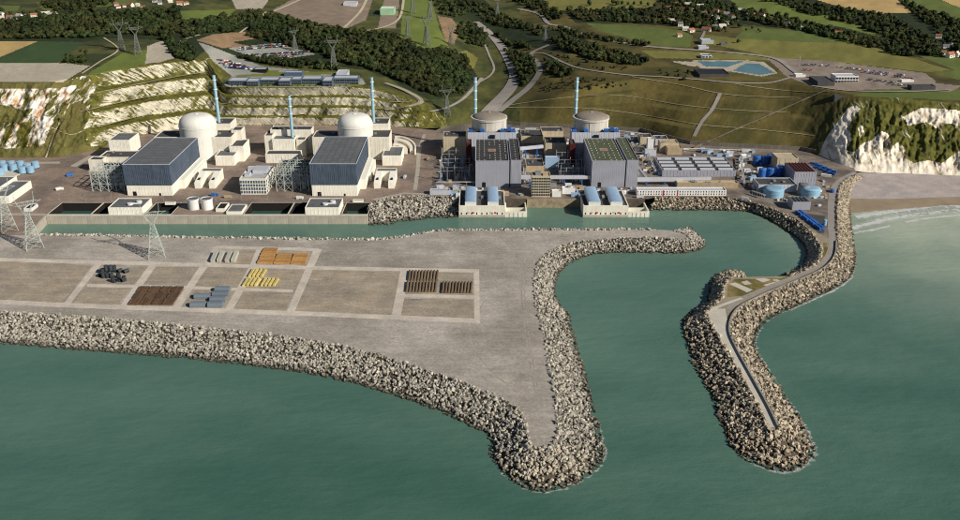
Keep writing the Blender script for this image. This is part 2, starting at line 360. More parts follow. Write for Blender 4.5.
# (name, material, outline)
REG = [
 ('woodland_floor', m_wood, [[(-300,20),(0,20),(80,8),(160,12),(240,20),(300,22),(350,32),(400,36),(402,42),(425,52),(450,50),(470,62),(478,78),(462,96),(430,100),(405,88),(388,78),(366,70),(300,62),(232,56),(212,46),(190,62),(172,58),(160,40),(105,38),(85,42),(-300,42)],
   [(440,-5),(480,-5),(500,15),(530,30),(560,30),(600,45),(650,60),(640,65),(600,58),(560,52),(530,47),(505,45),(490,30),(470,20)],
   [(560,8),(660,8),(725,18),(722,30),(640,24),(575,22)], [(735,-20),(1260,-20),(1260,60),(960,64),(925,58),(880,52),(845,42),(790,29),(740,24),(690,26),(690,-10)]]),
 ('chalk_slope', m_bench, [[(84,170),(84,76),(130,66),(180,58),(218,58),(224,86),(300,87),(368,85),(402,95),(428,106),(446,118),(448,135),(300,140),(140,150),(100,165)]]),
 ('chalk_cliff', m_cliffL, [[(-300,170),(-300,83),(0,83),(62,82),(86,75),(96,86),(88,112),(62,140),(90,150),(60,165)]]),
 ('grassy_slope', m_grassy, [[(50,128),(64,106),(82,100),(88,112),(84,128),(60,152),(48,158),(42,150)], [(-300,150),(0,149),(40,147),(62,140),(95,147),(100,158),(60,165),(-300,170)], [(-300,103),(0,104),(22,110),(34,108),(20,124),(8,122),(-300,118)], [(-300,84),(0,83),(62,82),(80,77),(80,84),(60,88),(0,89),(-300,90)]]),
 ('grassy_cliff', m_cliffG, [[(808,165),(820,140),(838,116),(848,102),(870,97),(905,97),(930,101),(960,103),(1260,110),(1260,190),(860,180)]]),
 ('white_cliff', m_cliffR, [[(806,168),(817,158),(826,138),(838,122),(848,108),(856,105),(860,109),(853,118),(849,126),(851,140),(846,150),(854,152),(863,143),(872,140),(881,131),(888,133),(892,146),(898,142),(904,147),(906,158),(914,163),(928,160),(942,163),(952,156),(960,150),(975,158),(1260,168),(1260,190),(860,180)],
   [(903,117),(912,112),(921,108),(945,109),(975,112),(1260,118),(1260,140),(968,134),(960,126),(948,123),(936,128),(926,122),(916,124),(908,126)], [(858,128),(862,124),(864,132),(860,138)]]),
 ('stony_bank', f_stone, [[(-300,63),(65,63),(91,65),(63,82),(-300,83)], [(147,46),(163,40),(174,58),(160,62),(145,64)]]),
 ('field', f_tan, [[(-300,41),(38,41),(0,57),(-300,66)]]), ('field', f_dgreen, [[(38,41),(84,42),(57,63),(-300,63),(-300,66),(0,57)]]),
 ('scrub_ground', m_rough, [[(84,42),(105,38),(120,46),(92,66),(65,63),(57,63)]]), ('field', f_bright, [[(90,72),(124,52),(147,50),(145,64),(110,72),(88,75)]]),
 ('field', f_green, [[(84,-5),(130,-5),(140,4),(84,8)], [(-60,6),(20,6),(18,11),(-60,12)], [(36,2),(58,2),(58,10),(44,11)]]), ('field', f_bright, [[(180,11),(236,9),(228,18),(190,20),(178,18)]]),
 ('building_ground', f_grey, [[(272,10),(300,-5),(374,-5),(366,20),(345,29),(300,21)], [(378,28),(385,-5),(400,-5),(396,28)]]), ('gravel_yard', f_stone, [[(230,-5),(272,-5),(262,9),(236,9)]]),
 ('meadow', f_bright, [[(404,-5),(430,-5),(440,30),(448,45),(424,49),(400,38)]]),
 ('meadow', f_olive, [[(448,56),(466,50),(478,58),(474,68),(455,66)]]),
 ('brown_ground', f_brown, [[(438,16),(452,18),(460,30),(454,44),(446,42)], [(214,34),(262,30),(260,38),(232,42),(250,46),(222,48),(196,40)]]),
 ('terrace', f_terr, [[(198,42),(208,45),(262,66),(300,70),(362,78),(366,84),(344,87),(222,87),(232,76),(214,62)], [(228,48),(284,42),(290,47),(316,54),(270,61),(244,54)]]),
 ('lawn', f_lawn, [[(236,75),(300,71),(340,72),(340,74),(236,77)], [(246,85),(360,84),(362,85.5),(246,86.5)], [(268,70),(280,70),(276,74),(262,74)]]),
 ('field', f_green, [[(586,23),(640,26),(680,30),(693,36),(690,47),(660,46),(600,31)], [(742,26),(800,31),(860,43),(800,42),(735,38),(742,32)]]),
 ('field', f_olive, [[(540,-5),(660,-5),(652,7),(600,9),(565,12),(548,6)], [(702,34),(735,38),(800,42),(860,43),(952,70),(925,72),(830,61),(790,60),(700,42)], [(640,50),(760,54),(800,60),(760,60),(655,58)]]),
 ('field', f_bright, [[(724,-5),(760,-5),(800,10),(850,20),(892,40),(842,27),(770,18),(745,12)]]), ('field', f_tan, [[(800,-5),(892,-5),(912,13),(880,13),(845,8)], [(930,-5),(965,-5),(1260,0),(1260,12),(960,8)]]),
 ('field', f_green, [[(895,-5),(925,-5),(965,9),(1260,16),(1260,24),(960,20),(915,8)], [(920,56),(1260,70),(1260,90),(960,80),(935,74),(955,70)], [(880,88),(1260,92),(1260,106),(960,100),(905,98),(850,96)]]),
 ('car_park', f_tar, [[(766,57),(830,61),(925,73),(936,81),(930,88),(850,90),(812,86),(786,76)]]),
 ('beach_road_apron', f_tar, [[(930,82),(962,86),(950,92),(928,90)]]),
 ('pond_bank', f_stone, [[(693,60),(748,60),(764,62),(778,73),(762,76.5),(730,71.5),(700,68)], [(670,61),(696,61.5),(700,66),(690,66)]]),
 ('pond', f_pond, [[(697,61.2),(744,61.2),(727,67),(706,66.6)], [(746,63),(760,64),(775,72.6),(759,75),(733,70.6)]]),
]
def make_land():
    xs = np.concatenate([np.arange(-300, -20, 8.0), np.arange(-20, 981, 1.0), np.arange(984, 1260, 8.0)])
    nr = 290
    B = CY[0](xs); s = np.linspace(0, 1, nr)
    PY = B[None, :] - (B[None, :] + 60) * s[:, None]; PX = np.repeat(xs[None, :], nr, 0)
    V = TP(PX, PY).reshape(-1, 3); nc = len(xs)
    i = np.arange((nr - 1) * nc).reshape(nr - 1, nc)[:, :-1]
    Q = np.stack([i, i + 1, i + nc + 1, i + nc], -1).reshape(-1, 4)
    cx = (PX[:-1, :-1] + PX[1:, 1:]).ravel() / 2; cy = (PY[:-1, :-1] + PY[1:, 1:]).ravel() / 2
    own = np.full(len(Q), -1); k = 0; polys = []
    # default: rough pasture west, hillside grass east
    for r, (nm, mt, pl) in enumerate(REG):
        for p in pl:
            own[inpoly(cx, cy, p)] = k; polys.append((nm, mt)); k += 1
    own[(own == -1) & (cx > 520)] = -2
    base = [(-1, 'hills', m_rough), (-2, 'hillside', m_right)] + [(q, polys[q][0], polys[q][1]) for q in range(len(polys))]
    for idx, nm, mt in base:
        w = np.nonzero(own == idx)[0]
        if not len(w): continue
        q = Q[w]; u, inv = np.unique(q, return_inverse=True)
        me = raw_mesh(nm, V[u], inv.reshape(-1, 4), mt, smooth=True)
        struct(link(nm, me))
make_land()

# ---- tracks and roads laid on the land
def ribbon(name, pts, wpx, mat, lift=0.5, n=8, parent=None, z=None):
    L = smooth_line(pts, n); V = []; m = len(L)
    wv = wpx if isinstance(wpx, (list, tuple)) else (wpx, wpx)
    for i, p in enumerate(L):
        a = L[max(i - 1, 0)]; b = L[min(i + 1, m - 1)]; d = b - a
        # perpendicular on the ground: rows are foreshortened about 4 times
        k = 4.0 if z is None else 2.4
        d2 = np.array([d[0], d[1] * k]); d2 /= (np.linalg.norm(d2) + 1e-9); nn = np.array([-d2[1], d2[0] / k])
        w = wv[0] + (wv[1] - wv[0]) * i / (m - 1)
        for sgn in (-.5, .5):
            q = p[:2] + sgn * w * nn
            V.append(tp(q[0], q[1], lift) if z is None else PV(q[0], q[1], z))
    me = raw_mesh(name, np.array(V), np.array([(2 * i, 2 * i + 1, 2 * i + 3, 2 * i + 2) for i in range(m - 1)]), mat)
    return struct(link(name, me)) if parent is None else link(name, me, parent)
m_road = M('worn_asphalt', (152, 145, 138), var=.1, scale=.05, fine=.08); m_track = M('pale_chalk_track', (186, 174, 150), var=.14, scale=.08, fine=.1)
m_bpath = M('bench_track', (150, 142, 114), var=.15, scale=.08)
for pts in ([(82,97),(140,85),(175,78),(212,72)], [(80,113),(130,101.5),(195,90),(222,88)], [(98,128),(160,113),(225,104.5),(340,103.2),(400,103),(412,102)],
            [(225,122.5),(300,115.5),(340,111.5),(405,107.5),(421,102),(405,92),(385,84)]):
    ribbon('bench_track', pts, 2.6, m_bpath, 2.0)
ribbon('bench_track', [(385,83.5),(405,91),(421,101),(412,106),(385,110)], 6, m_road, 1.0)
ribbon('road', [(430,112),(447,108),(462,100),(474,88),(482,78)], 4, m_road, 1.0)
for pts, w in (([(476,22),(488,32),(500,45),(509,60),(515,76),(509,90),(494,106),(481,120)], (6.5, 16)), ([(549,45),(531,54),(538,63),(539,73),(528,88),(512,101),(498,112)], (3.5, 8)),
               ([(531,54),(545,54),(562,62),(582,69),(625,75),(660,77),(700,80),(735,83),(770,83),(800,76),(820,80)], (3, 4)), ([(518,9),(539,14),(549,24),(565,27),(590,36),(642,46),(720,52),(772,58),(792,70),(800,76)], (4, 5)),
               ([(483,40),(489,55),(494,68),(490,76),(480,82)], (2, 2.5)), ([(812,86),(850,91),(905,92),(950,90)], (3, 4)), ([(700,41),(704,33),(706,27)], (3, 2))):
    ribbon('road', pts, w, m_road, 0.9)
for pts in ([(500,108),(545,107.5),(600,109.5),(660,118),(700,125),(760,130),(815,136)], [(505,106),(540,101),(585,96),(625,96),(680,105),(730,110),(790,113)], [(632,77),(680,85),(722,94),(762,97),(800,98)], [(735,84),(760,88),(800,92),(830,92)]):
    ribbon('hillside_track', pts, 2.8, M('hillside_track_earth', (136, 128, 98), var=.3, scale=.05), 0.8)
for pts, w in (([(195,62),(181,45),(186,39),(200,35)], 2.5), ([(82,74),(100,62),(118,50),(104,38)], 2), ([(240,33),(256,21),(266,12)], 2.2), ([(344,28),(360,12),(368,-4)], 3), ([(345,30),(372,30),(398,20),(404,-4)], 2.5), ([(392,53),(425,51),(449,48)], 2), ([(46,158),(56,130),(70,104)], 1.6), ([(52,128),(70,135),(84,131)], 1.6),
               ([(264,16),(300,0)], 3)):
    ribbon('dirt_track', pts, w, m_track, 0.9)
ribbon('stairway_track', [(720,94),(712,110),(702,122),(694,137)], 4, m_road, 1.0)
# ---- water
def sea_mat():
    m = bpy.data.materials.new('sea_water'); m.use_nodes = True; nt = m.node_tree; L = nt.links.new
    b = nt.nodes['Principled BSDF']; b.inputs['Roughness'].default_value = 0.22; b.inputs['Specular IOR Level'].default_value = 0.35; b.inputs['IOR'].default_value = 1.33
    tc = nd(nt, 'ShaderNodeTexCoord'); sp = nd(nt, 'ShaderNodeSeparateXYZ'); L(tc.outputs['Object'], sp.inputs[0])
    def nz(sc, det, stretch=None):
        n = nd(nt, 'ShaderNodeTexNoise'); n.inputs['Scale'].default_value = sc; n.inputs['Detail'].default_value = det
        if stretch:
            mp = nd(nt, 'ShaderNodeMapping'); mp.inputs['Scale'].default_value = stretch[:3]; mp.inputs['Rotation'].default_value = (0, 0, stretch[3]); L(tc.outputs['Object'], mp.inputs[0]); L(mp.outputs[0], n.inputs['Vector'])
        else: L(tc.outputs['Object'], n.inputs['Vector'])
        return n
    def mr(src, a, c, lo, hi):
        r = nd(nt, 'ShaderNodeMapRange'); L(src, r.inputs[0])
        for i, v in enumerate((a, c, lo, hi)): r.inputs[i + 1].default_value = v
        return r.outputs[0]
    def ma(op, a, c):
        n = nd(nt, 'ShaderNodeMath', operation=op)
        for i, q in enumerate((a, c)):
            if isinstance(q, (int, float)): n.inputs[i].default_value = q
            else: L(q, n.inputs[i])
        return n.outputs[0]
    # chalk silt suspended near the beach and spread thinly through the harbour
    silt = mr(sp.outputs[1], 640.0, 1020.0, 0.0, 1.0)
    east = mr(sp.outputs[0], 290.0, 460.0, 0.0, 1.0)
    k = ma('MULTIPLY', silt, east)
    k = ma('ADD', k, ma('MULTIPLY', ma('SUBTRACT', nz(.012, 6).outputs[0], .5), ma('ADD', ma('MULTIPLY', k, 1.2), .18)))
    harb = mr(sp.outputs[1], 380.0, 800.0, 0.0, 0.42)
    k2 = ma('ADD', harb, ma('MULTIPLY', ma('SUBTRACT', nz(.006, 5, (1, 2.4, 1, .5)).outputs[0], .5), .7))
    mx0 = nd(nt, 'ShaderNodeMix', data_type='RGBA'); k2 = ma('ADD', k2, ma('MULTIPLY', ma('SUBTRACT', nz(.0022, 3).outputs[0], .5), .8)); L(k2, mx0.inputs[0]); mx0.inputs[6].default_value = (*lin((66, 101, 89)), 1); mx0.inputs[7].default_value = (*lin((118, 148, 132)), 1)
    mx = nd(nt, 'ShaderNodeMix', data_type='RGBA'); L(k, mx.inputs[0]); L(mx0.outputs[2], mx.inputs[6]); mx.inputs[7].default_value = (*lin((184, 192, 172)), 1)
    for q in (mx0, mx): q.clamp_factor = True
    L(mx.outputs[2], b.inputs['Base Color'])
    h = ma('ADD', ma('MULTIPLY', nz(.055, 6, (1, 2.2, 1, .45)).outputs[0], 1.0), ma('MULTIPLY', nz(.5, 4, (1, 1.8, 1, .2)).outputs[0], .16))
    bn = nd(nt, 'ShaderNodeBump'); bn.inputs['Distance'].default_value = 1.6; bn.inputs['Strength'].default_value = 0.6; L(h, bn.inputs['Height']); L(bn.outputs[0], b.inputs['Normal'])
    return m
m_sea = sea_mat()
sea = MB().add([(-9000, -1500, 0), (9000, -1500, 0), (9000, 1250, 0), (-9000, 1250, 0)], [(0, 1, 2, 3)]).build('sea', m_sea); struct(sea)
struct(MB().add([(-9000, -1500, -6), (9000, -1500, -6), (9000, 1500, -6), (-9000, 1500, -6)], [(0, 1, 2, 3)]).build('sea_bed', M('sea_bed', (90, 88, 70))))

# ---- beach
m_shingle = M('grey_shingle', (172, 162, 158), var=.16, scale=.06, fine=.14, bump=.2); m_sand = M('wet_sand', (150, 134, 112), rough=.5, var=.14, scale=.05)
def strip(name, up, lo, mat, zu, zl, n=10):
    a = smooth_line(up, n); b = smooth_line(lo, n)
    V = [PV(p[0], p[1], zu) for p in a] + [PV(p[0], p[1], zl) for p in b]; k = len(a)
    return struct(link(name, raw_mesh(name, np.array(V), np.array([(i, k + i, k + i + 1, i + 1) for i in range(k - 1)]), mat)))
strip('beach', [(834,173),(880,172.5),(920,174),(960,175.5),(1100,179),(1260,184)], [(838,198),(880,199),(920,198),(960,197),(1100,198),(1260,200)], m_shingle, 6.0, 2.0)
strip('wet_sand', [(838,198),(880,199),(920,198),(960,197),(1100,198),(1260,200)], [(838,216),(880,212.5),(920,209),(960,206.5),(1100,206),(1260,208)], m_sand, 2.0, -0.25)
def foam_mat():
    m = bpy.data.materials.new('sea_foam'); m.use_nodes = True; nt = m.node_tree; L = nt.links.new
    b = nt.nodes['Principled BSDF']; b.inputs['Base Color'].default_value = (.72, .74, .72, 1); b.inputs['Roughness'].default_value = .8
    tc = nd(nt, 'ShaderNodeTexCoord'); mp = nd(nt, 'ShaderNodeMapping'); mp.inputs['Scale'].default_value = (1, 2.5, 1); L(tc.outputs['Object'], mp.inputs[0])
    n = nd(nt, 'ShaderNodeTexNoise'); n.inputs['Scale'].default_value = .12; n.inputs['Detail'].default_value = 7; n.inputs['Roughness'].default_value = .65; L(mp.outputs[0], n.inputs['Vector'])
    at = nd(nt, 'ShaderNodeAttribute', attribute_name='edge')
    s = nd(nt, 'ShaderNodeMath', operation='MULTIPLY_ADD'); L(at.outputs['Fac'], s.inputs[0]); s.inputs[1].default_value = .32; L(n.outputs[0], s.inputs[2])
    r = nd(nt, 'ShaderNodeMapRange'); L(s.outputs[0], r.inputs[0]); r.inputs[1].default_value = .58; r.inputs[2].default_value = .76; r.inputs[4].default_value = .8
    L(r.outputs[0], b.inputs['Alpha']); return m
m_foam = foam_mat()
def foam(line, wid, z=.12, strength=1.0):
    a = smooth_line(line, 10); V = []; E = []; k = len(a)
    for j, o in enumerate((-1, 0, 1)):
        for p in a:
            V.append((p[0] + p[2] * o * wid, p[1] + p[3] * o * wid, z)); E.append(strength if o == 0 else -.3)
    Q = [(j * k + i, j * k + i + 1, (j + 1) * k + i + 1, (j + 1) * k + i) for j in range(2) for i in range(k - 1)]
    me = raw_mesh('foam', np.array(V), np.array(Q), m_foam)
    at = me.attributes.new('edge', 'FLOAT', 'POINT'); at.data.foreach_set('value', np.array(E, dtype=np.float32))
    return stuff(link('sea_foam', me), 'white foam where the waves meet the shore', 'foam')
for ln, w in (([(856,217),(880,213.2),(920,209.6),(960,206.8),(1100,206)], 16), ([(852,228),(880,221),(905,216),(930,213),(960,210),(1100,209)], 14), ([(854,233),(872,230),(890,226)], 5), ([(905,222),(930,218),(962,215)], 5)):
    foam([(*P(a, b, 0), 0, 1) for a, b in ln], w)

# ---- made ground (all at +10 m)
ZG = 10.0
m_apronL = M('brown_concrete_apron', (142, 125, 112), var=.2, scale=.06, fine=.2, col2=(118, 106, 97), c2s=.02)
m_apronR = M('grey_brown_yard', (134, 122, 110), var=.24, scale=.05, fine=.18, col2=(100, 92, 86), c2s=.035)
m_fill = M('crushed_stone_fill', (176, 168, 158), hstreak=.13, var=.16, scale=.06, fine=.2, col2=(152, 144, 134), c2s=.012, c2lo=.40, c2hi=.62)
m_conc = M('pale_concrete', (196, 190, 176), var=.09, scale=.06, fine=.06); m_quay = M('quay_concrete', (176, 168, 154), var=.14, scale=.08, streak=.16)
m_core = M('dark_rubble_core', (84, 76, 66), var=.25, scale=.25, bump=.5)
TIDE = (64, 54, 40)
m_rockA = M('limestone_boulder', (172, 166, 153), var=.18, scale=.4, tone=True, fine=.1, tide=TIDE); m_rockB = M('concrete_armour_block', (172, 160, 140), var=.2, scale=.35, tone=True, fine=.12, tide=TIDE)
m_rockS = M('loose_boulder', (176, 166, 148), var=.18, scale=.4, orand=.3, tide=TIDE)
m_rockT = M('loose_armour_block', (178, 164, 142), var=.2, scale=.35, orand=.3, tide=TIDE)
Yf = P(46, 215.5)[1]; Yb = P(46, 203)[1]; XL = P(46, 215.5)[0]; XR = P(368, 215.5)[0]

# foreground fill: crest (z 10) and toe (z 0) of the rock slopes, walked from the canal head round the spit to the west
far = [(28,235),(46,234.5),(100,235),(160,236.5),(230,237.5),(300,238.5),(370,239),(400,237),(425,232.5),(445,230),(500,229.5),(560,229.5),(620,229.3),(655,229.5)]
pairs = [((675,230.5),(690,227)), ((688,235),(704,240)), ((686,239),(704,247)), ((670,238.5),(686,253)), ((640,238),(640,253)), ((600,239.5),(606,253.3)), ((575,242.5),(584,257)), ((553,250),(564,267.5)), ((541,260),(556,280)), ((536,275),(554.5,291)), ((535,292),(560,306)), ((538,308),(569,315)), ((543,325),(573,333)),
         ((547,345),(577,350)), ((551,370),(584,370)), ((556,397),(592,403)), ((559,425),(600,435)), ((559,437),(604,455)), ((554,446),(590,475)), ((546,449.5),(556,490)), ((536,449),(528,489)), ((530,445),(505,475)), ((527,436),(491,456)), ((524,424),(489,436)), ((514,407),(470,425)),
         ((474,388),(428,407)), ((421,369),(376,389)), ((369,353.5),(326,377)), ((310,341),(270,368)), ((200,328),(180,358)), ((100,319),(90,351)), ((0,312.5),(0,343.5)), ((-150,303),(-150,336)), ((-330,292),(-330,326))]
CR = smooth_line([(*P(a[0], a[1], ZG), *P(b[0], b[1], 0)) for a, b in pairs], 6)
FAR = smooth_line([P(a, b, ZG) for a, b in far], 5)
FARP = [(p[0], p[1], p[0], p[1] + 11.0) for p in FAR]
edge = [tuple(p[:2]) for p in FAR] + [tuple(p[:2]) for p in CR]
west = [P(-330, 240, ZG)]
struct(MB().sheet(edge + west, ZG).build('reclaimed_platform', m_fill))
# left plant apron and right plant yard
apL = [P(-330, 240), tuple(FAR[0]), (XL, Yf), (XL, Yb), (XR, Yb), P(431, 196.5), P(436, 130), P(300, 118), P(140, 128), P(60, 140), P(-330, 145)]
struct(MB().sheet(apL, ZG).build('plant_apron', m_apronL))
apR = [P(436, 130), P(431, 196.5), P(454, 197.5), P(459, 199), P(527, 199.5), P(583, 199.5), P(648, 199), P(655, 197.6), P(725, 196.6), P(760, 204.5), P(795, 218), P(816, 235), P(828, 238), P(838, 232), P(838, 204), P(842, 184), P(858, 174.5), P(852, 165), P(815, 140), P(690, 135), P(560, 116), P(480, 110)]
struct(MB().sheet(apR, ZG).build('plant_yard', m_apronR))
# retaining faces of the canal
def wall_strip(name, pts, z0, z1, mat, thick=1.2, parent=None):
    mb = MB()
    for a, b in zip(pts[:-1], pts[1:]):
        d = Vector((b[0] - a[0], b[1] - a[1])); n = Vector((d.y, -d.x)).normalized() * thick
        mb.prism([(a[0], a[1]), (b[0], b[1]), (b[0] - n.x, b[1] - n.y), (a[0] - n.x, a[1] - n.y)], z0, z1)
    return mb.build(name, mat, parent)
m_wgrey = M('retaining_wall_concrete', (150, 144, 134), var=.2, scale=.06, streak=.25)

# ---- rocks
def rock_templates(kind, n=14, seed=1):
    r = np.random.default_rng(seed); out = []
    if kind == 'ico':
        t = (1 + 5 ** .5) / 2
        b = np.array([(-1, t, 0), (1, t, 0), (-1, -t, 0), (1, -t, 0), (0, -1, t), (0, 1, t), (0, -1, -t), (0, 1, -t), (t, 0, -1), (t, 0, 1), (-t, 0, -1), (-t, 0, 1)]) / 1.9
        f = np.array([(0, 11, 5), (0, 5, 1), (0, 1, 7), (0, 7, 10), (0, 10, 11), (1, 5, 9), (5, 11, 4), (11, 10, 2), (10, 7, 6), (7, 1, 8), (3, 9, 4), (3, 4, 2), (3, 2, 6), (3, 6, 8), (3, 8, 9), (4, 9, 5), (2, 4, 11), (6, 2, 10), (8, 6, 7), (9, 8, 1)])
        for _ in range(n): out.append((b * r.uniform(.55, 1.3, (12, 1)) * r.uniform(.65, 1.25, (1, 3)), f))
    else:
        b = np.array([(x, y, z) for x in (-1, 1) for y in (-1, 1) for z in (-1, 1)], float) * .62
        f = np.array([(0, 1, 3), (0, 3, 2), (4, 6, 7), (4, 7, 5), (0, 4, 5), (0, 5, 1), (2, 3, 7), (2, 7, 6), (0, 2, 6), (0, 6, 4), (1, 5, 7), (1, 7, 3)])
        for _ in range(n): out.append((b * r.uniform(.6, 1.4, (1, 3)) + r.normal(0, .13, (8, 3)), f))
    return out
def rot_mats(n, r):
    q = r.normal(size=(n, 4)); q /= np.linalg.norm(q, axis=1)[:, None]; w, x, y, z = q.T
    return np.stack([np.stack([1 - 2 * (y * y + z * z), 2 * (x * y - z * w), 2 * (x * z + y * w)], -1), np.stack([2 * (x * y + z * w), 1 - 2 * (x * x + z * z), 2 * (y * z - x * w)], -1), np.stack([2 * (x * z - y * w), 2 * (y * z + x * w), 1 - 2 * (x * x + y * y)], -1)], 1)
def scatter_mesh(name, C, S_, T, mat, seed, tone=(.5, 1.35)):
    r = np.random.default_rng(seed); n = len(C); R = rot_mats(n, r); k = r.integers(0, len(T), n); V = []; Fs = []; to = []; o = 0
    for t, (b, f) in enumerate(T):
        w = np.nonzero(k == t)[0]
        if not len(w): continue
        v = np.einsum('nij,vj->nvi', R[w], b) * S_[w][:, None, None] + C[w][:, None, :]
        V.append(v.reshape(-1, 3)); Fs.append((f[None] + (o + np.arange(len(w)) * len(b))[:, None, None]).reshape(-1, f.shape[1])); o += len(w) * len(b)
        to.append(np.repeat(r.uniform(tone[0], tone[1], len(w)), len(f)))
    return raw_mesh(name, np.concatenate(V), np.concatenate(Fs), mat, np.concatenate(to))
def slope_points(line, zc, zt, size, dens, seed, over=0.06):
    """random points on the slope between crest and toe"""
    r = np.random.default_rng(seed); L = np.array(line); out = []
    for i in range(len(L) - 1):
        a0, a1, b0, b1 = L[i, :2], L[i + 1, :2], L[i, 2:4], L[i + 1, 2:4]
        wdt = (np.linalg.norm(b0 - a0) + np.linalg.norm(b1 - a1)) / 2; ln = (np.linalg.norm(a1 - a0) + np.linalg.norm(b1 - b0)) / 2
        m = r.poisson(max(wdt * ln * dens / size ** 2, .01))
        s = r.random(m); t = r.uniform(-over, 1 + over * .5, m)
        p = (a0[None] * (1 - s[:, None]) + a1[None] * s[:, None]) * (1 - t[:, None]) + (b0[None] * (1 - s[:, None]) + b1[None] * s[:, None]) * t[:, None]
        z = np.where(t < 0, zc, zc + (zt - zc) * np.clip(t, 0, 1)) + r.normal(0, .14 * size, m) + .1 * size
        out.append(np.concatenate([p, z[:, None]], 1))
    return np.concatenate(out)
def slope_mesh(line, zc, zt):
    V = [(p[0], p[1], zc) for p in line] + [(p[2], p[3], zt) for p in line]; k = len(line)
    return np.array(V), np.array([(i, i + 1, k + i + 1, k + i) for i in range(k - 1)])
TI = rock_templates('ico', 14, 1); TB = rock_templates('block', 12, 2)
def single_meshes(T, mat, nm): return [raw_mesh(nm, b, f, mat, np.full(len(f), 1.0)) for b, f in T]
SI = single_meshes(TI, m_rockS, 'boulder'); SB = single_meshes(TB, m_rockT, 'armour_block')
def revetment(name, label, sections, kind='ico', singles=0, seed=5, part='boulder'):
    """sections: (line, zc, zt, size, density)"""
    root = thing(name, label, 'breakwater'); r = np.random.default_rng(seed); allp = []; alls = []
    for j, (line, zc, zt, size, dens) in enumerate(sections):
        V, Q = slope_mesh(line, zc - .25 * size, zt - 1.5)
        link('rubble_core', raw_mesh('rubble_core', V, Q, m_core), root)
        p = slope_points(line, zc, zt - .3, size, dens, seed + j, .06 if j == 0 or kind != 'ico' else .28); allp.append(p); alls.append(size * np.clip(r.lognormal(-.64, .28, len(p)), .28, .95))
    p = np.concatenate(allp); s = np.concatenate(alls); T = TI + TB if kind == 'ico' else TB + TI[:5]
    if singles:
        d = np.hypot(p[:, 0], p[:, 1]) - 40 * s; vis = (np.abs(p[:, 0]) < p[:, 1] * .56 + 60) & (p[:, 2] > .6)
        idx = np.argsort(np.where(vis, d, 1e9))[:singles]; keep = np.ones(len(p), bool); keep[idx] = False
        ms = SI if kind == 'ico' else SB
        for i in idx:
            o = link(part, ms[int(r.integers(len(ms)))], root, tuple(p[i])); o.rotation_euler = tuple(r.uniform(0, 6.28, 3)); k = float(s[i]); o.scale = (k, k, k)
        p = p[keep]; s = s[keep]
    o = link(part + '_mass', scatter_mesh(part + '_mass', p, s, T, m_rockA if kind == 'ico' else m_rockB, seed + 50), root); o['kind'] = 'stuff'
    return root
rev = revetment('rock_breakwater', 'pale boulder slope edging the reclaimed platform and its long curved spit', [(CR, ZG, 0, 1.95, 1.5), (FARP, ZG, 0, 2.5, 2.4)], 'ico', 300, 11)
# rocks below the yard, between the quay and the west pump house
RK = smooth_line([(*P(368, 207), *P(369, 225, 0)), (*P(380, 200.5), *P(385, 224.5, 0)), (*P(402, 197), *P(405, 221.5, 0)), (*P(431, 196.8), *P(431, 218.5, 0)), (*P(458, 198), *P(459, 217, 0))], 6)
revetment('rock_embankment', 'grey boulder bank between concrete quay and blue vaulted pump house', [(RK, ZG, 0, 2.3, 1.3)], 'ico', 0, 23)
struct(MB().sheet([(XR, Yb), (XR, P(368, 207)[1]), P(380, 200.5), P(402, 197), P(431, 196.5)], ZG + .004).build('yard_corner', m_apronL))
# right breakwater
outp = [((857,174.5),(872,178)), ((842,184),(858,186)), ((838,204),(850,202)), ((838,230),(851,228)), ((839,248),(855,257)), ((831,264),(851,275)), ((813,276),(838,286)), ((788,286),(812,299)), ((763,296),(785,311)), ((743,306),(768,320)), ((733,318),(757,333)), ((732,332),(755,347)), ((741,352),(765,366)), ((757,383),(785,397)), ((770,406),(802,424)), ((779,422),(814,449)), ((780,429),(807,463)), ((774,432),(784,472)), ((769,429),(763,467)),
        ((764,420),(738,454)), ((754,400),(725,431)), ((742,378),(712,398)), ((729,355),(697,370)), ((719,338),(687,347)), ((709,321),(683,323)), ((707,312),(692,312.5)), ((716,304),(706,303)), ((722,297),(709,293)), ((724,286),(714,278)), ((732,277.5),(730,270)), ((745,277),(744,274))]
innp = [((790,276),(785,274)), ((806,270),(800,267.5)), ((817,263),(806,258)), ((821,253),(806,248)), ((819,243),(799,239)), ((806,227),(790,233)), ((782,212.5),(776,224)), ((760,205),(762,216.5)), ((742,199.5),(743,211.5)), ((700,197.5),(700,210.5)), ((655,198),(650,210.5))]
OU = smooth_line([(*P(a[0], a[1], ZG), *P(b[0], b[1], 0)) for a, b in outp], 6)
IN = smooth_line([(*P(a[0], a[1], ZG), *P(b[0], b[1], 0)) for a, b in innp], 6)
k1 = 6 * 19
bw = revetment('armoured_breakwater', 'long bent breakwater of tan armour blocks with a road along its crest', [(OU, ZG, 0, 2.15, 1.45), (IN, ZG, 0, 2.0, 1.35)], 'block', 300, 31, 'armour_block')
m_bwtop = M('breakwater_crest_fill', (150, 140, 120), var=.15, scale=.06, fine=.1); m_tgrass = M('terrace_grass', (104, 98, 48), var=.25, scale=.06, col2=(136, 120, 76), c2s=.05, fine=.12)
top = [tuple(p[:2]) for p in OU[12:]] + [tuple(p[:2]) for p in IN[:31]]
top += [P(828, 238), P(838, 230)]
MB().sheet(top, ZG + .004).build('crest', m_bwtop, bw)
MB().sheet([P(*q) for q in ((727,297),(728,286),(735,279),(748,279),(780,278.5),(800,273),(811,267.5),(800,272.5),(780,281),(760,289),(742,296))], ZG + .05).build('grass_terrace', m_tgrass, bw)
MB().sheet([P(*q) for q in ((812,266),(819,259),(824,250),(823,243),(827,243),(828,252),(824,261))], ZG + .05).build('grass_verge', m_tgrass, bw)
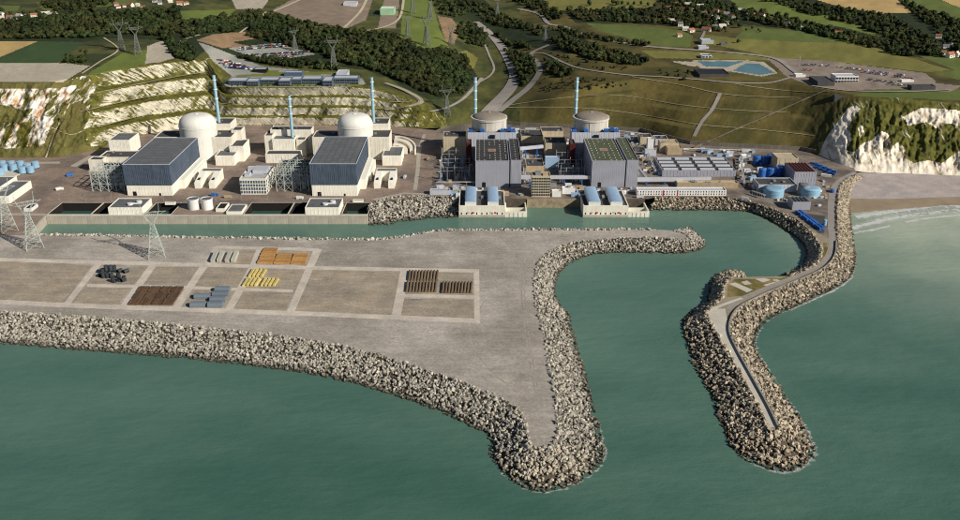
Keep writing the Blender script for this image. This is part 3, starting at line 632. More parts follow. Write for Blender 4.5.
for q in (((729,284),(735,282.5),(753,290),(747,292.5)), ((741,282),(747,280.5),(752,284),(745,285)), ((755,279),(764,278),(771,280),(763,282.5)), ((763,285),(775,282),(778,283.5),(768,287)), ((772,280),(776,279),(781,281),(777,282))):
    MB().sheet([P(*c) for c in q], ZG + .10).build('concrete_pad', m_conc, bw)
ribbon('crest_road', [(856,172.5),(843,179),(834,188),(831,205),(831,225),(832,243),(826,259),(810,270),(785,280.5),(760,290.5),(736,301),(728,309)], (7, 6), m_road, z=ZG + .12, parent=bw)
ribbon('pale_apron', [(709,312),(720,306),(742,298)], (6, 4), m_conc, z=ZG + .14, parent=bw)
ribbon('pale_apron', [(716,309),(720,324),(731,346),(747,373),(761,399),(774,427)], (19, 9), m_conc, z=ZG + .16, parent=bw)
wl = smooth_line([(836,240),(834,255),(824,266.5),(805,276),(780,286),(756,296.5),(738,306.5),(730,318),(729,332),(737,350),(752,377),(768,406),(777,425)], 6)
wall_strip('parapet_wall', [P(p[0], p[1], ZG + 1.5) for p in wl], ZG - 1, ZG + 1.5, m_wgrey, 1.2, bw)
for ln in (((742,456),(762,468),(785,473),(806,465),(815,452)), ((815,452),(806,430),(788,402)), ((790,310),(815,299),(840,287),(853,276))):
    foam([(*P(a, b, 0), .3, -1) for a, b in ln], 3)
foam([(*P(a, b, 0), 1, 0) for a, b in ((601,440),(606,452),(603,462))], 2)
# wash along the seaward rocks
def wash(line, i0, i1, w):
    seg = line[i0:i1]; q = []
    for p in seg[::3]:
        d = np.array([p[2] - p[0], p[3] - p[1]]); d /= np.linalg.norm(d) + 1e-9; q.append((p[2] + d[0] * 1.2, p[3] + d[1] * 1.2, d[0], d[1]))
    foam(q, w, .12, .42)
wash(OU, 24, 86, 2.6); wash(OU, 84, 114, 3.4); wash(CR, 94, 128, 2.4)
# quay walls
qw = thing('quay_wall', 'long concrete quay wall along the canal below the pools', 'quay', (XL, Yf, 0))
pw = (XR - XL) / 16
pm = MB().box(0.06, pw - .06, -.5, 1.3, -4, 9.6).mesh('wall_panel', m_quay)
for k in range(16): link('wall_panel', pm, qw, (k * pw, 0, 0))
MB().box(-.2, XR - XL + .2, -1.0, 1.2, 9.61, 10.3).build('coping', m_conc, qw)
qh = wall_strip('canal_head_wall', [tuple(FAR[0]), (XL - .2, Yf - .5)], -4, 10.2, m_quay, 1.5); tag(qh, 'slanting concrete wall closing the left end of the canal', 'quay wall')
qs = wall_strip('quay_wall', [P(527, 199.5), P(583, 199.5)], -4, 10.4, M('stone_quay', (150, 136, 112), var=.3, scale=.25, fine=.2, bump=.5), 1.4); tag(qs, 'rough stone quay wall between the two blue vaulted pump houses', 'quay wall')
rw = wall_strip('retaining_wall', [(P(p[0], p[1])[0], P(p[0], p[1])[1]) for p in ((815,153.5),(800,150.5),(720,146.5),(690,144.5),(640,131.5),(560,127.5),(520,126),(500,124))][::-1], 9, 15.5, M('dark_retaining_wall', (116, 110, 100), var=.25, scale=.06, streak=.3), 1.2); tag(rw, 'long grey retaining wall at the foot of the hillside behind the yard', 'retaining wall')
# wheel tracks on the fill
m_tyre = M('wheel_tracks', (160, 151, 140), var=.2, scale=.05, fine=.2)
for k, (pts, w) in enumerate((([(500,236),(520,262),(522,300),(528,350),(540,420)], 1.2), ([(503,236),(523,262),(525,300),(531,350),(543,420)], 1.2), ([(60,248),(200,243),(330,250),(420,258),(505,250)], .9), ([(60,250),(200,245),(330,252.2),(420,260.2),(505,252)], .9), ([(0,309),(140,313),(300,325),(420,345),(500,375)], .9), ([(0,311.5),(140,315.5),(300,327.5),(418,347.5),(497,378)], .9), ([(485,300),(470,335),(490,370),(530,400)], 1.1), ([(320,300),(350,285),(392,280)], .8))):
    ribbon('wheel_track', pts, w, m_tyre, z=ZG + .012 + .001 * k)
# pale concrete strips on the fill
m_strip = M('pale_concrete_strip', (200, 190, 176), var=.16, scale=.07, fine=.12, hstreak=.06)
GR = [((-330,250),(60,261.3),3.4), ((60,261.3),(168,264),3.4), ((168,264),(320,268),3.4), ((320,268),(479,271),3.4), ((87,285.5),(133,286.2),3), ((133,286.2),(185,287.4),3), ((185,287.4),(293,291),3), ((-330,284),(60,305),4.5), ((60,305),(320,314.3),4.5), ((320,314.3),(480,321),4.6), ((216,247.2),(319,249.6),3), ((400,295.5),(476,297),3.2)]
GV = [((99,263),(66,305),7), ((153,265),(124,306),8), ((204,266),(176,308),8), ((217,246.5),(206,266),6), ((260,248.5),(252,267),6), ((253,267),(228,311),8), ((318,249),(290,313),8), ((405,270),(396,317.5),9), ((476.5,270.5),(477,321.5),5.5)]
for n_, lst in (('h', GR), ('v', GV)):
    for a, b, w in lst:
        q = [P(a[0], a[1] - w / 2), P(b[0], b[1] - w / 2), P(b[0], b[1] + w / 2), P(a[0], a[1] + w / 2)] if n_ == 'h' else [P(a[0] - w / 2, a[1]), P(a[0] + w / 2, a[1]), P(b[0] + w / 2, b[1]), P(b[0] - w / 2, b[1])]
        struct(MB().sheet(q, ZG + (.02 if n_ == 'h' else .04)).build('concrete_strip', m_strip))
m_cell = M('brown_gravel', (164, 151, 132), hstreak=.16, var=.16, scale=.07, fine=.2, col2=(152, 142, 128), c2s=.03)
for q in (((72,304),(87,287),(131,288),(119,304)), ((90,284),(103,267),(149,267),(134,285)), ((138,285),(157,267),(200,267),(186,286)), ((-330,283),(-330,251),(60,263),(92,266),(62,303)), ((293,311),(313,270),(400,272),(391,316)), ((183,305),(196,289),(235,290),(225,307)), ((192,286),(208,267),(250,268),(238,288)), ((244,289),(257,269),(308,270),(297,290)), ((235,309),(243,291.5),(291,292.5),(286,311)), ((402,294),(408,272),(474,273),(474,295)), ((400,316),(404,298.5),(474,299.5),(474,319)), ((221,264),(229,250),(256,250.5),(251,265)), ((128,304),(140,288),(182,289),(172,305))):
    struct(MB().sheet([P(*c) for c in q], ZG + .008).build('storage_bay', m_cell))
# ================================================================== BUILDINGS
m_cream = M('cream_cladding', (240, 236, 222), rough=.6, var=.05, scale=.08, streak=.10); m_cream2 = M('warm_concrete_render', (230, 224, 208), var=.09, scale=.08, streak=.14)
m_blue = M('blue_grey_cladding', (82, 95, 112), rough=.5, var=.14, scale=.06, streak=.4, spec=.5); m_rgrey = M('grey_roof_sheet', (104, 106, 108), rough=.6, var=.16, scale=.1, fine=.1, orand=.1)
m_rdark = M('dark_flat_roof', (74, 74, 74), var=.16, scale=.1, fine=.1); m_dark = M('dark_opening', (26, 28, 30), rough=.5, var=.1); m_dome = M('pale_containment_concrete', (222, 220, 212), rough=.7, var=.07, scale=.06, streak=.09)
m_lil = M('lilac_grey_cladding', (158, 160, 170), rough=.55, var=.05, scale=.06, streak=.10); m_lil2 = M('light_lilac_cladding', (190, 192, 200), rough=.6, var=.06, scale=.06, streak=.10)
m_rooC = M('dark_green_grey_roof', (62, 62, 62), var=.18, scale=.08, fine=.12); m_rooD = M('olive_green_roof', (84, 90, 70), var=.16, scale=.08, fine=.1)
m_beige = M('beige_concrete', (190, 176, 150), var=.12, scale=.1, streak=.2); m_domeB = M('brown_weathered_dome', (140, 130, 119), var=.16, scale=.08, streak=.1, fine=.08); m_cylB = M('stained_beige_containment', (200, 195, 185), var=.1, scale=.1, streak=.22)
m_skyb = M('pale_blue_metal', (152, 180, 208), rough=.45, var=.07, scale=.1, spec=.5); m_royal = M('strong_blue_paint', (44, 100, 176), rough=.45, var=.12, scale=.3, spec=.5, orand=.15); m_white = M('white_paint', (224, 224, 220), rough=.5, var=.06, scale=.2, orand=.08)
m_red = M('dark_red_paint', (84, 26, 28), rough=.6, var=.15, scale=.2); m_redb = M('bright_red_paint', (186, 44, 52), rough=.5, var=.1); m_stackb = M('blue_stack_paint', (150, 190, 208), rough=.5, var=.06, scale=.2)
m_tankb = M('light_blue_tank', (138, 176, 200), rough=.45, var=.07, scale=.15, streak=.1); m_steel = M('galvanised_steel', (158, 162, 166), rough=.5, var=.1, scale=.3, spec=.5); m_green = M('pale_green_steel', (172, 180, 174), rough=.5, var=.08, scale=.3)
m_glass = M('dark_window_glass', (44, 54, 62), rough=.12, var=.15, scale=.3, spec=.6); m_bglass = M('blue_window_glass', (74, 96, 116), rough=.15, var=.12, scale=.2, spec=.6)
m_pool = M('dark_pool_water', (58, 92, 84), rough=.12, var=.1, scale=.05, spec=.5); m_brownwall = M('dark_brown_lining', (34, 31, 28), var=.15, scale=.2); m_yellow = M('yellow_paint', (214, 176, 40), rough=.5, var=.1)
m_mach = M('grey_machinery', (130, 134, 138), rough=.55, var=.2, scale=.4, orand=.25); m_tan = M('tan_sheet', (176, 158, 128), var=.14, scale=.2, orand=.1)

def pb(xl, xr, yb, yt, yk, zg=ZG):
    X0, Y0 = P(xl, yb, zg); X1, _ = P(xr, yb, zg); _, z1 = AD(xl, yt, Y0); _, Y1 = P(xl, yk, z1)
    return X0, X1, Y0, Y1, zg, z1
def pbt(xl, xr, yt, yk, Y0, zg=ZG):
    X0, z1 = AD(xl, yt, Y0); X1, _ = AD(xr, yt, Y0); _, Y1 = P(xl, yk, z1)
    return X0, X1, Y0, Y1, zg, z1
def ring(w, d, z0, z1, t):
    return MB().box(0, w, 0, t, z0, z1).box(0, w, d - t, d, z0, z1).box(0, t, t + .001, d - t - .001, z0, z1).box(w - t, w, t + .001, d - t - .001, z0, z1)
def ribs(w, d, z0, z1, step, dep=.18, sides='fr', wd=.25):
    mb = MB(); n = int(w / step)
    if 'f' in sides:
        for k in range(1, n + 1): x = (k - .5) * w / n; mb.box(x - wd / 2, x + wd / 2, -dep, 0.02, z0, z1)
    n = max(int(d / step), 1)
    for k in range(1, n + 1):
        y = (k - .5) * d / n
        if 'r' in sides: mb.box(w - .02, w + dep, y - wd / 2, y + wd / 2, z0, z1)
        if 'l' in sides: mb.box(-dep, .02, y - wd / 2, y + wd / 2, z0, z1)
    return mb
def grid_panels(parent, x0, x1, y0, y1, z, nx, ny, mat, name='roof_panel', gap=.35, th=.25):
    pw = (x1 - x0) / nx; pd = (y1 - y0) / ny
    me = MB().box(gap / 2, pw - gap / 2, gap / 2, pd - gap / 2, 0, th).mesh(name, mat)
    for i in range(nx):
        for j in range(ny): link(name, me, parent, (x0 + i * pw, y0 + j * pd, z + random.uniform(0, .05)))
def block(name, label, cat, dims, wall=m_cream, roof=m_rdark, t=.8, group=None, panels=None, rib=None, sides='fr', door=None, units=0, seed=0):
    X0, X1, Y0, Y1, z0, z1 = dims; w, d, h = X1 - X0, Y1 - Y0, z1 - z0
    o = thing(name, label, cat, (X0, Y0, z0), group)
    t = min(t, w * .12, d * .12)
    ring(w, d, -.5, h, t).build('wall', wall, o)
    rz = h - min(.9, h * .2)
    MB().box(t + .02, w - t - .02, t + .02, d - t - .02, rz - .6, rz).build('roof', roof, o)
    if panels: grid_panels(o, t + .1, w - t - .1, t + .1, d - t - .1, rz + .005, panels[0], panels[1], roof)
    if rib: q = ribs(w, d, .05, h - .35, rib, sides=sides).build('cladding_rib', wall, o); q['kind'] = 'stuff'
    if door:
        for fx, dw, dh in door: MB().box(w * fx - dw / 2, w * fx + dw / 2, -.22, .05, 0, dh).build('door', m_dark, o)
    rr = random.Random(seed)
    for k in range(units):
        a, b = rr.uniform(.15, .8) * w, rr.uniform(.15, .8) * d; s = rr.uniform(.8, 1.8)
        MB().box(a - s, a + s, b - s, b + s, rz + .3, rz + .3 + rr.uniform(.8, 2.2)).build('roof_unit', m_mach, o)
    return o, w, d, h, rz

# ---------------------------------------------------------------- the two new units on the left
def turbine_hall_new(label, xl, xr, yb, yt, ys, yk):
    X0, X1, Y0, Y1, z0, z1 = pb(xl, xr, yb, yt, yk); _, zs = AD(xl, ys, Y0)
    w, d, h, s = X1 - X0, Y1 - Y0, z1 - z0, zs - z0
    o = thing('turbine_hall', label, 'turbine hall', (X0, Y0, z0))
    ring(w, d, -.5, s, 1.0).build('wall', m_cream, o); q = ribs(w, d, .05, s - .3, 3.2, .14).build('wall_rib', m_cream, o); q['kind'] = 'stuff'
    c = MB()
    c.box(-.8, w + .8, -.8, .4, s + .01, h); c.box(-.8, w + .8, d - .4, d + .8, s + .01, h); c.box(-.8, .4, .401, d - .401, s + .01, h); c.box(w - .4, w + .8, .401, d - .401, s + .01, h)
    cl = c.build('upper_cladding', m_blue, o)
    q = MB()
    n = 26
    for k in range(n): x = -.6 + (k + .5) * (w + 1.2) / n; q.box(x - .3, x + .3, -1.05, -.79, s + .3, h - .3)
    n = 44
    for k in range(n):
        y = -.6 + (k + .5) * (d + 1.2) / n; q.box(w + .79, w + 1.05, y - .35, y + .35, s + .3, h - .3)
    q = q.build('cladding_rib', m_blue, cl); q['kind'] = 'stuff'
    MB().box(.45, w - .45, .45, d - .45, h - 1.6, h - .7).build('roof', m_rdark, o)
    grid_panels(o, .8, w - .8, .8, d - .8, h - .695, 7, 10, m_rgrey, gap=.5)
    MB().box(-1.0, w + 1.0, -1.0, -.2, h + .005, h + .5).box(-1.0, w + 1.0, d + .2, d + 1.0, h + .005, h + .5).box(-1.0, -.2, -.19, d + .19, h + .005, h + .5).box(w + .2, w + 1.0, -.19, d + .19, h + .005, h + .5).build('roof_edge', m_lil2, o)
    a = MB().box(w + .02, w + 7, d * .22, d * .98, -.5, s - 1.5).box(w + 7.001, w + 10, d * .5, d * .97, -.5, s - 3).build('side_annex', m_cream, o)
    MB().box(w * .12, w * .2, -.25, .02, 0, 5).build('door', m_dark, o); MB().box(w * .7, w * .74, -.25, .02, 0, 3).build('door', m_dark, o)
    return X0, X1, Y0, Y1, z1
A = turbine_hall_new('dark-clad turbine hall with cream base, left of the two new ones', 128, 173, 195.5, 164.5, 185, 138)
B = turbine_hall_new('dark-clad turbine hall with cream base, nearest the rocky canal bank', 312.5, 357.5, 196, 163.75, 184.5, 137)

def reactor_new(label, cx, hw, ytop, Yc):
    X, zt = AD(cx, ytop + 3, Yc); R = hw * mpp(Yc, 50); zsp = zt - R * .62
    o = thing('reactor_building', label, 'reactor', (X, Yc, ZG)); h = zsp - ZG
    MB().lathe(0, 0, [(R, -.5), (R, h)], 72).build('cylinder', m_dome, o)
    prof = [(R * math.cos(a) ** .62 if a < 1.57 else 0.0, h + R * .62 * math.sin(a)) for a in np.linspace(0, math.pi / 2, 16)]
    d_ = MB().lathe(0, 0, prof, 72).build('dome', m_dome, o)
    MB().lathe(0, 0, [(R, h - .9), (R + .35, h - .8), (R + .35, h - .2), (R, h - .1)], 72, False).build('ring_ledge', m_dome, o)
    MB().cyl(0, 0, h + R * .62 - .3, h + R * .62 + .6, 2.2, 20).build('vent_cap', m_cream2, o)
    return X, Yc, R
YcA = A[3] + 42
RA = reactor_new('smooth white domed reactor building, leftmost of the domes', 196.3, 18.3, 110.5, YcA)
RB = reactor_new('smooth white domed reactor building behind the dark hall near the canal bank', 354.5, 17.5, 110.5, YcA)

def stack(label, xt, yt, yb, Yc, zb, px_w=1.75, mat=None, bands=3):
    X, zt = AD(xt, yt, Yc); r = px_w * mpp(Yc, 60); o = thing('exhaust_stack', label, 'chimney', (X, Yc, zb)); h = zt - zb
    MB().cyl(0, 0, -1, h, r, 16, r * .86).build('shaft', mat or m_stackb, o)
    for k in range(bands):
        z = h * (.93 - .12 * k); MB().lathe(0, 0, [(r * .9, z), (r + .3, z + .05), (r + .3, z + 1.2), (r * .88, z + 1.25)], 16, False).build('band', m_white, o)
    MB().cyl(0, 0, h + .005, h + .35, r * .6, 14).build('mouth', m_dark, o); MB().bar((r * .9, -r * .6, 0), (r * .85, -r * .5, h), .25).build('ladder', m_white, o)
stack('thin pale blue stack beside the leftmost white dome', 213.5, 75, 122, YcA + 34, ZG)
stack('thin pale blue stack beside the white dome near the canal bank', 371.5, 77, 123, YcA + 34, ZG)
stack('thin pale blue stack standing alone between the two white domes', 289, 95, 128, YcA + 10, ZG)

def unit_blocks(dx, w1, w2, Yc, nm):
    f = lambda a: a + dx
    block('safeguard_building', f'cream windowless block in front and right of the {nm} dome', 'plant building', pbt(f(203), f(231), 137, 129.5, Yc - 14), m_cream2, m_rdark, rib=5, units=3, seed=1)
    block('safeguard_building', f'low dark-roofed block left of the {nm} dome', 'plant building', pbt(f(154), f(181), 137, 130.5, Yc - 12), m_cream2, m_rdark, rib=5, units=2, seed=2)
    block('stack_building', f'small cream block carrying the stack behind the {nm} dome', 'plant building', pbt(f(214), f(230), 123.5, 117.5, Yc + 24), m_cream2, m_rdark, units=1, seed=3)
    block('diesel_building', f'square flat-roofed cream building right of the {nm} turbine hall', 'plant building', pb(f(216) + w1, f(235) + w1, 165.5, 155.5, 146.5), m_cream, m_rgrey, panels=(3, 4), rib=4, seed=4)
    X0, X1, Y0, Y1, z0, z1 = pb(f(195) + w2, f(215.5) + w2, 188.5, 178, 168)
    w, d, h = X1 - X0, Y1 - Y0, z1 - z0
    o = thing('outfall_building', f'U-shaped cream building with two arms beside the {nm} turbine hall', 'plant building', (X0, Y0, z0))
    for a in (0, w * .7): MB().add([(a, 0, 0), (a + w * .3, 0, 0), (a + w * .3, d * .7, 0), (a, d * .7, 0), (a, 0, h * .55), (a + w * .3, 0, h * .55), (a + w * .3, d * .7, h), (a, d * .7, h)], [(4, 5, 6, 7), (0, 1, 5, 4), (1, 2, 6, 5), (2, 3, 7, 6), (3, 0, 4, 7)]).build('arm', m_cream, o)
    for a in (0, w * .7): MB().box(a + w * .1, a + w * .2, d * .16, d * .6, h * .6, h * .75).build('slot', m_dark, o)
    ring(w, d * .29, -.3, h, .7).build('wall', m_cream, o).location = (0, d * .705, 0)
    MB().box(.75, w - .75, d * .73, d * .97, h - 1.3, h - .6).build('roof', m_rgrey, o)
unit_blocks(0, 0, 0, YcA, 'leftmost')
unit_blocks(158, 8.5, 21, YcA, 'canal-side')
# left unit: podium and tower
pd = pb(100, 133, 168, 157, 150.5)
block('auxiliary_building', 'low pale annex below the white tower, left of the leftmost dark hall', 'plant building', pd, m_cream2, m_rdark, units=4, seed=8, rib=4)
block('tower_block', 'square white windowless tower block behind the leftmost dark hall', 'plant building', pbt(108, 129, 140, 132.5, pd[3] + 2), m_cream, m_rgrey, panels=(3, 3), rib=4)
block('auxiliary_building', 'small pale box at the left end of the steel gantry', 'plant building', pb(90, 104, 171, 159.5, 156), m_cream2, m_rdark)
# middle cluster
md = pb(266, 300, 163, 154, 150)
block('waste_building', 'long low cream block in front of the lone stack', 'plant building', md, m_cream, m_rdark, rib=4)
block('waste_building', 'tall cream block with dark roof in front of the lone stack', 'plant building', pbt(272, 294, 139, 131.5, md[3] + 8), m_cream, m_rgrey, panels=(3, 3), rib=4)
block('waste_building', 'cream block with small roof boxes left of the lone stack', 'plant building', pbt(264, 272, 135.5, 130, md[3] + 12), m_cream2, m_rdark, units=1)
block('waste_building', 'sloping-roofed cream block right of the lone stack', 'plant building', pbt(296, 305, 139.5, 129, md[3] + 12), m_cream2, m_rdark)
block('waste_building', 'flat cream block behind the lone stack with rooftop units', 'plant building', pbt(270, 311, 129.5, 125.5, YcA + 18), m_cream2, m_rdark, units=5, seed=9)
block('service_building', 'pale low block between diesel building and leftmost white dome', 'plant building', pbt(229, 243, 146, 139, YcA - 20), m_cream, m_rdark, rib=4)
block('service_building', 'pale narrow block far right behind the leftmost dome', 'plant building', pbt(231, 241, 130, 126, YcA + 10), m_cream2, m_rdark)
# curved screen wall
def curved_wall():
    o = thing('curved_ramp_wall', 'curved cream screen wall bending round the yard beside the dome', 'wall'); c = P(391, 154); R = P(416, 154)[0] - c[0]
    for k in range(12):
        a0, a1 = [math.radians(-4 + 94 * (k + q) / 12) for q in (0, .985)]
        pts = [(c[0] + r * math.cos(a), c[1] + 1.9 * r * math.sin(a)) for r, a in ((R, a0), (R, a1), (R * .95, a1), (R * .95, a0))]
        MB().prism(pts, 9.5, 17.5).build('wall_segment', m_cream, o)
    for q, z in ((.75, 15.5), (.5, 13.5)):
        pts = [(c[0] + q * R * math.cos(math.radians(a)), c[1] + 1.9 * q * R * math.sin(math.radians(a))) for a in range(0, 91, 10)] + [(c[0] + (q + .17) * R * math.cos(math.radians(a)), c[1] + 1.9 * (q + .17) * R * math.sin(math.radians(a))) for a in range(90, -1, -10)]
        MB().prism(pts, 9.6, z).build('curved_step', m_cream2, o)
curved_wall()
# office with windows
X0, X1, Y0, Y1, z0, z1 = pb(241, 267, 194.5, 178.5, 166)
o, w, d, h, rz = block('office_building', 'four-storey office with rows of dark windows beside the steel gantry', 'office', (X0, X1, Y0, Y1, z0, z1), m_cream2, M('pale_roof', (176, 178, 178), var=.12, scale=.1), units=0)
nw = 10
wm = MB().box(-.95, .95, -.3, .05, 0, 2.9).mesh('window', m_bglass)
for r_ in range(4):
    for k in range(nw):
        b = link('window', wm, o, (w * (k + .5) / nw, -.02, 1.6 + r_ * (h - 3) / 4))
wm2 = MB().box(-.05, .3, -1.3, 1.3, 0, 2.9).mesh('window', m_bglass)
for r_ in range(4):
    for k in range(6): link('window', wm2, o, (w + .02, d * (k + .5) / 6, 1.6 + r_ * (h - 3) / 4))
MB().box(w * .35, w * .9, d * .45, d * .85, rz, rz + 4).build('penthouse', m_lil2, o); MB().box(w * .12, w * .32, d * .2, d * .4, rz, rz + 3).build('penthouse', m_lil2, o); MB().box(w * .1, w * .35, d * .6, d * .8, rz, rz + 3.5).build('penthouse', m_lil2, o)

def gantry(label, xl, xr, yb, yt, yk):
    X0, X1, Y0, Y1, z0, z1 = pb(xl, xr, yb, yt, yk); w, d, h = X1 - X0, Y1 - Y0, z1 - z0
    o = thing('steel_gantry', label, 'steel frame', (X0, Y0, z0)); nx, ny = 4, 3
    for i in range(nx + 1):
        for j in range(ny + 1): MB().box(w * i / nx - .45, w * i / nx + .45, d * j / ny - .45, d * j / ny + .45, 0, h * (1 - .08 * (i % 2))).build('column', m_green, o)
    for lv in (.36, .68, .9):
        for j in range(ny + 1): MB().bar((0, d * j / ny, h * lv), (w, d * j / ny, h * lv), .6).build('beam', m_green, o)
        for i in range(nx + 1): MB().bar((w * i / nx, 0, h * lv), (w * i / nx, d, h * lv), .55).build('beam', m_green, o)
    q = MB()
    for i in range(nx):
        for lv0, lv1 in ((0, .36), (.36, .68), (.68, .9)):
            for j in (0, ny):
                q.bar((w * i / nx, d * j / ny, h * lv0), (w * (i + 1) / nx, d * j / ny, h * lv1), .35); q.bar((w * (i + 1) / nx, d * j / ny, h * lv0), (w * i / nx, d * j / ny, h * lv1), .35)
    q.build('bracing', m_green, o)['kind'] = 'stuff'
    for k in range(3): MB().cyl(w * (.2 + .3 * k), d * .3, 0, h * .3, 2.6, 16).build('tank', m_green, o)
    for k in range(3): MB().box(w * (.08 + .31 * k), w * (.3 + .31 * k), d * .5, d * .9, 0, h * (.3 + .1 * (k % 2))).build('transformer', m_lil2, o)
    MB().box(w * .02, w * .98, d * 1.02, d * 1.04, 0, h * .85).build('glazed_screen', m_glass, o)
gantry('pale green steel frame of transformers left of the leftmost dark hall', 93, 125, 191.5, 170, 160)
gantry('pale green lattice frame between office and canal-side dark hall', 277, 309, 191.5, 167, 157)

# quay strip: pools, pump stations, tanks
def pool(label, xl, xr, front_h=0.0):
    X0, X1 = P(xl, 215.5)[0], P(xr, 215.5)[0]; w = X1 - X0; d = Yb - Yf - 1.4
    o = thing('settling_pool', label, 'pool', (X0, Yf + 1.4, 0))
    MB().box(0, w, d - 1.0, d - .02, -3, 10.5).build('back_lining', m_brownwall, o)
    MB().box(0, .6, 0, d - 1.01, -3, 10.4).build('side_lining', m_brownwall, o); MB().box(w - .6, w, 0, d - 1.01, -3, 10.4).build('side_lining', m_brownwall, o)
    for q in (0, w - .7): MB().box(q, q + .7, 0, d - 1.01, 10.41, 10.9).build('coping', m_conc, o)
    MB().box(.701, w - .701, 0, .7, -3, 10.9).build('front_wall', m_conc, o)
    MB().box(0, w, d - .6, d, 10.51, 11).build('back_coping', m_conc, o)
    MB().box(.701, w - .701, .901, d - 1.01, -3, .6).build('water', m_pool, o)
def deck(xl, xr):
    X0, X1 = P(xl, 215.5)[0], P(xr, 215.5)[0]
    struct(MB().box(X0 + .01, X1 - .01, Yf + 1.35, Yb, 1, ZG).build('quay_deck', m_apronL))
pool('wide dark rectangular pool at the left end of the quay', 46.3, 90); pool('narrow dark pool left of the left quayside pump station', 90.2, 108)
deck(108.2, 144); pool('open pool right of the left quayside pump station', 144.2, 171); deck(171.2, 242.6); pool('widest dark pool in the middle of the quay', 242.8, 287.5); pool('narrow pool left of the right quayside pump station', 287.7, 304.5); deck(304.7, 341); pool('light-walled pool at the right end of the quay', 341.2, 368)
def pumphouse_new(label, xl, xr):
    o, w, d, h, rz = block('pumping_station', label, 'pump station', pb(xl, xr, 214.8, 207.5, 198), m_cream, m_rgrey, panels=(5, 4), rib=4)
    for q in ((.55, .35), (.75, .6)): MB().cyl(w * q[0], d * q[1], rz + .3, rz + 2.2, 3.0, 20).build('fan_housing', m_white, o)
    MB().box(w * .5, w * .85, d * .42, d * .5, rz + .3, rz + 1.2).build('duct', m_white, o)
pumphouse_new('flat-roofed cream pump station with round fans, left one on the quay', 109, 143)
pumphouse_new('flat-roofed cream pump station with round fans, right one on the quay', 305.5, 339.5)
for px_, lab in ((194.3, 'left of the two squat white tanks on the quay'), (207.6, 'right of the two squat white tanks on the quay')):
    c = P(px_, 208.5); r = 5.7 * mpp(c[1]); o = thing('storage_tank', lab, 'tank', (c[0], c[1], ZG)); MB().lathe(0, 0, [(r, 0), (r, 12)], 32).build('shell', m_white, o); MB().cyl(0, 0, 11.2, 11.6, r * .93, 32).build('roof', m_rgrey, o); MB().lathe(0, 0, [(r, 11.3), (r + .3, 11.4), (r + .3, 12.2), (r * .93, 12.2), (r * .93, 11.6)], 32, False).build('rim', m_white, o)
block('small_basin', 'small pale open basin right of the two white tanks', 'basin', pb(216, 225, 212, 208.5, 202.5), m_cream, m_brownwall, t=.7)
block('quay_building', 'low dark-roofed building at mid quay left of the widest pool', 'plant building', pb(226.5, 242, 214.5, 211.5, 204), m_cream, m_rgrey, panels=(2, 3))
block('quay_hut', 'small pale hut behind the open quay pool', 'hut', pb(165, 175, 204.5, 202.3, 201.3), m_cream, m_rdark)
block('quay_hut', 'small pale hut behind the rightmost quay pool', 'hut', pb(353, 363, 203, 200.2, 199), m_cream, m_rdark)
# far left
block('storage_shed', 'long cream shed with grey roof at the left edge', 'shed', pb(-14, 10, 203.5, 196, 180.5), m_cream, m_rgrey, panels=(3, 5), rib=4)
block('storage_shed', 'second cream shed behind the long one at the left edge', 'shed', pb(-40, -7, 203, 193, 176), m_cream, m_rgrey, panels=(4, 5), rib=4)
block('kiosk', 'small white roofed kiosk behind the middle lattice pylon', 'kiosk', pb(24, 32, 211.5, 208.3, 203.5), m_white, m_dark)
slab = MB().prism([P(-30, 179), P(9, 179), P(40, 166.5), P(2, 166.5)], 9.8, 11).build('tank_slab', m_conc); tag(slab, 'pale concrete slab under the light blue tanks at the left edge', 'slab')
for k, (a, b) in enumerate(((3, 167.5), (12, 167.5), (21, 167.5), (-4, 171), (5, 171), (14, 171), (28, 170), (36, 168), (23, 173.5), (31, 173), (-8, 175), (1, 175))):
    c = P(a, b); r = 3.6 * mpp(c[1]); o = thing('blue_tank', ORD[k] + ' light blue tank of the left edge cluster, counted back row first', 'tank', (c[0], c[1], 11), 'light blue tanks at the left edge')
    MB().cyl(0, 0, 0, 7.5, r, 24).build('shell', m_tankb, o); MB().lathe(0, 0, [(r, 7.5), (r * .5, 8.1), (.1, 8.4)], 24).build('roof', m_skyb, o)
# service roads on the apron
m_kerb = M('pale_service_strip', (172, 164, 150), var=.1, scale=.1)
for q in (((-40,212.5),(46,213.5),(46,215.5),(-40,215)), ((372,199),(404,192.5),(430,193.5),(430,195),(404,194),(376,200.5)), ((70,166),(92,154),(98,154),(76,167)), ((-20,162.5),(60,161.5),(60,163.5),(-20,164.5)), ((417,150),(423,134),(426,134),(421,150),(420,168),(417,190),(413,190),(416,168))):
    struct(MB().sheet([P(*c) for c in q], ZG + .03).build('service_strip', m_kerb))
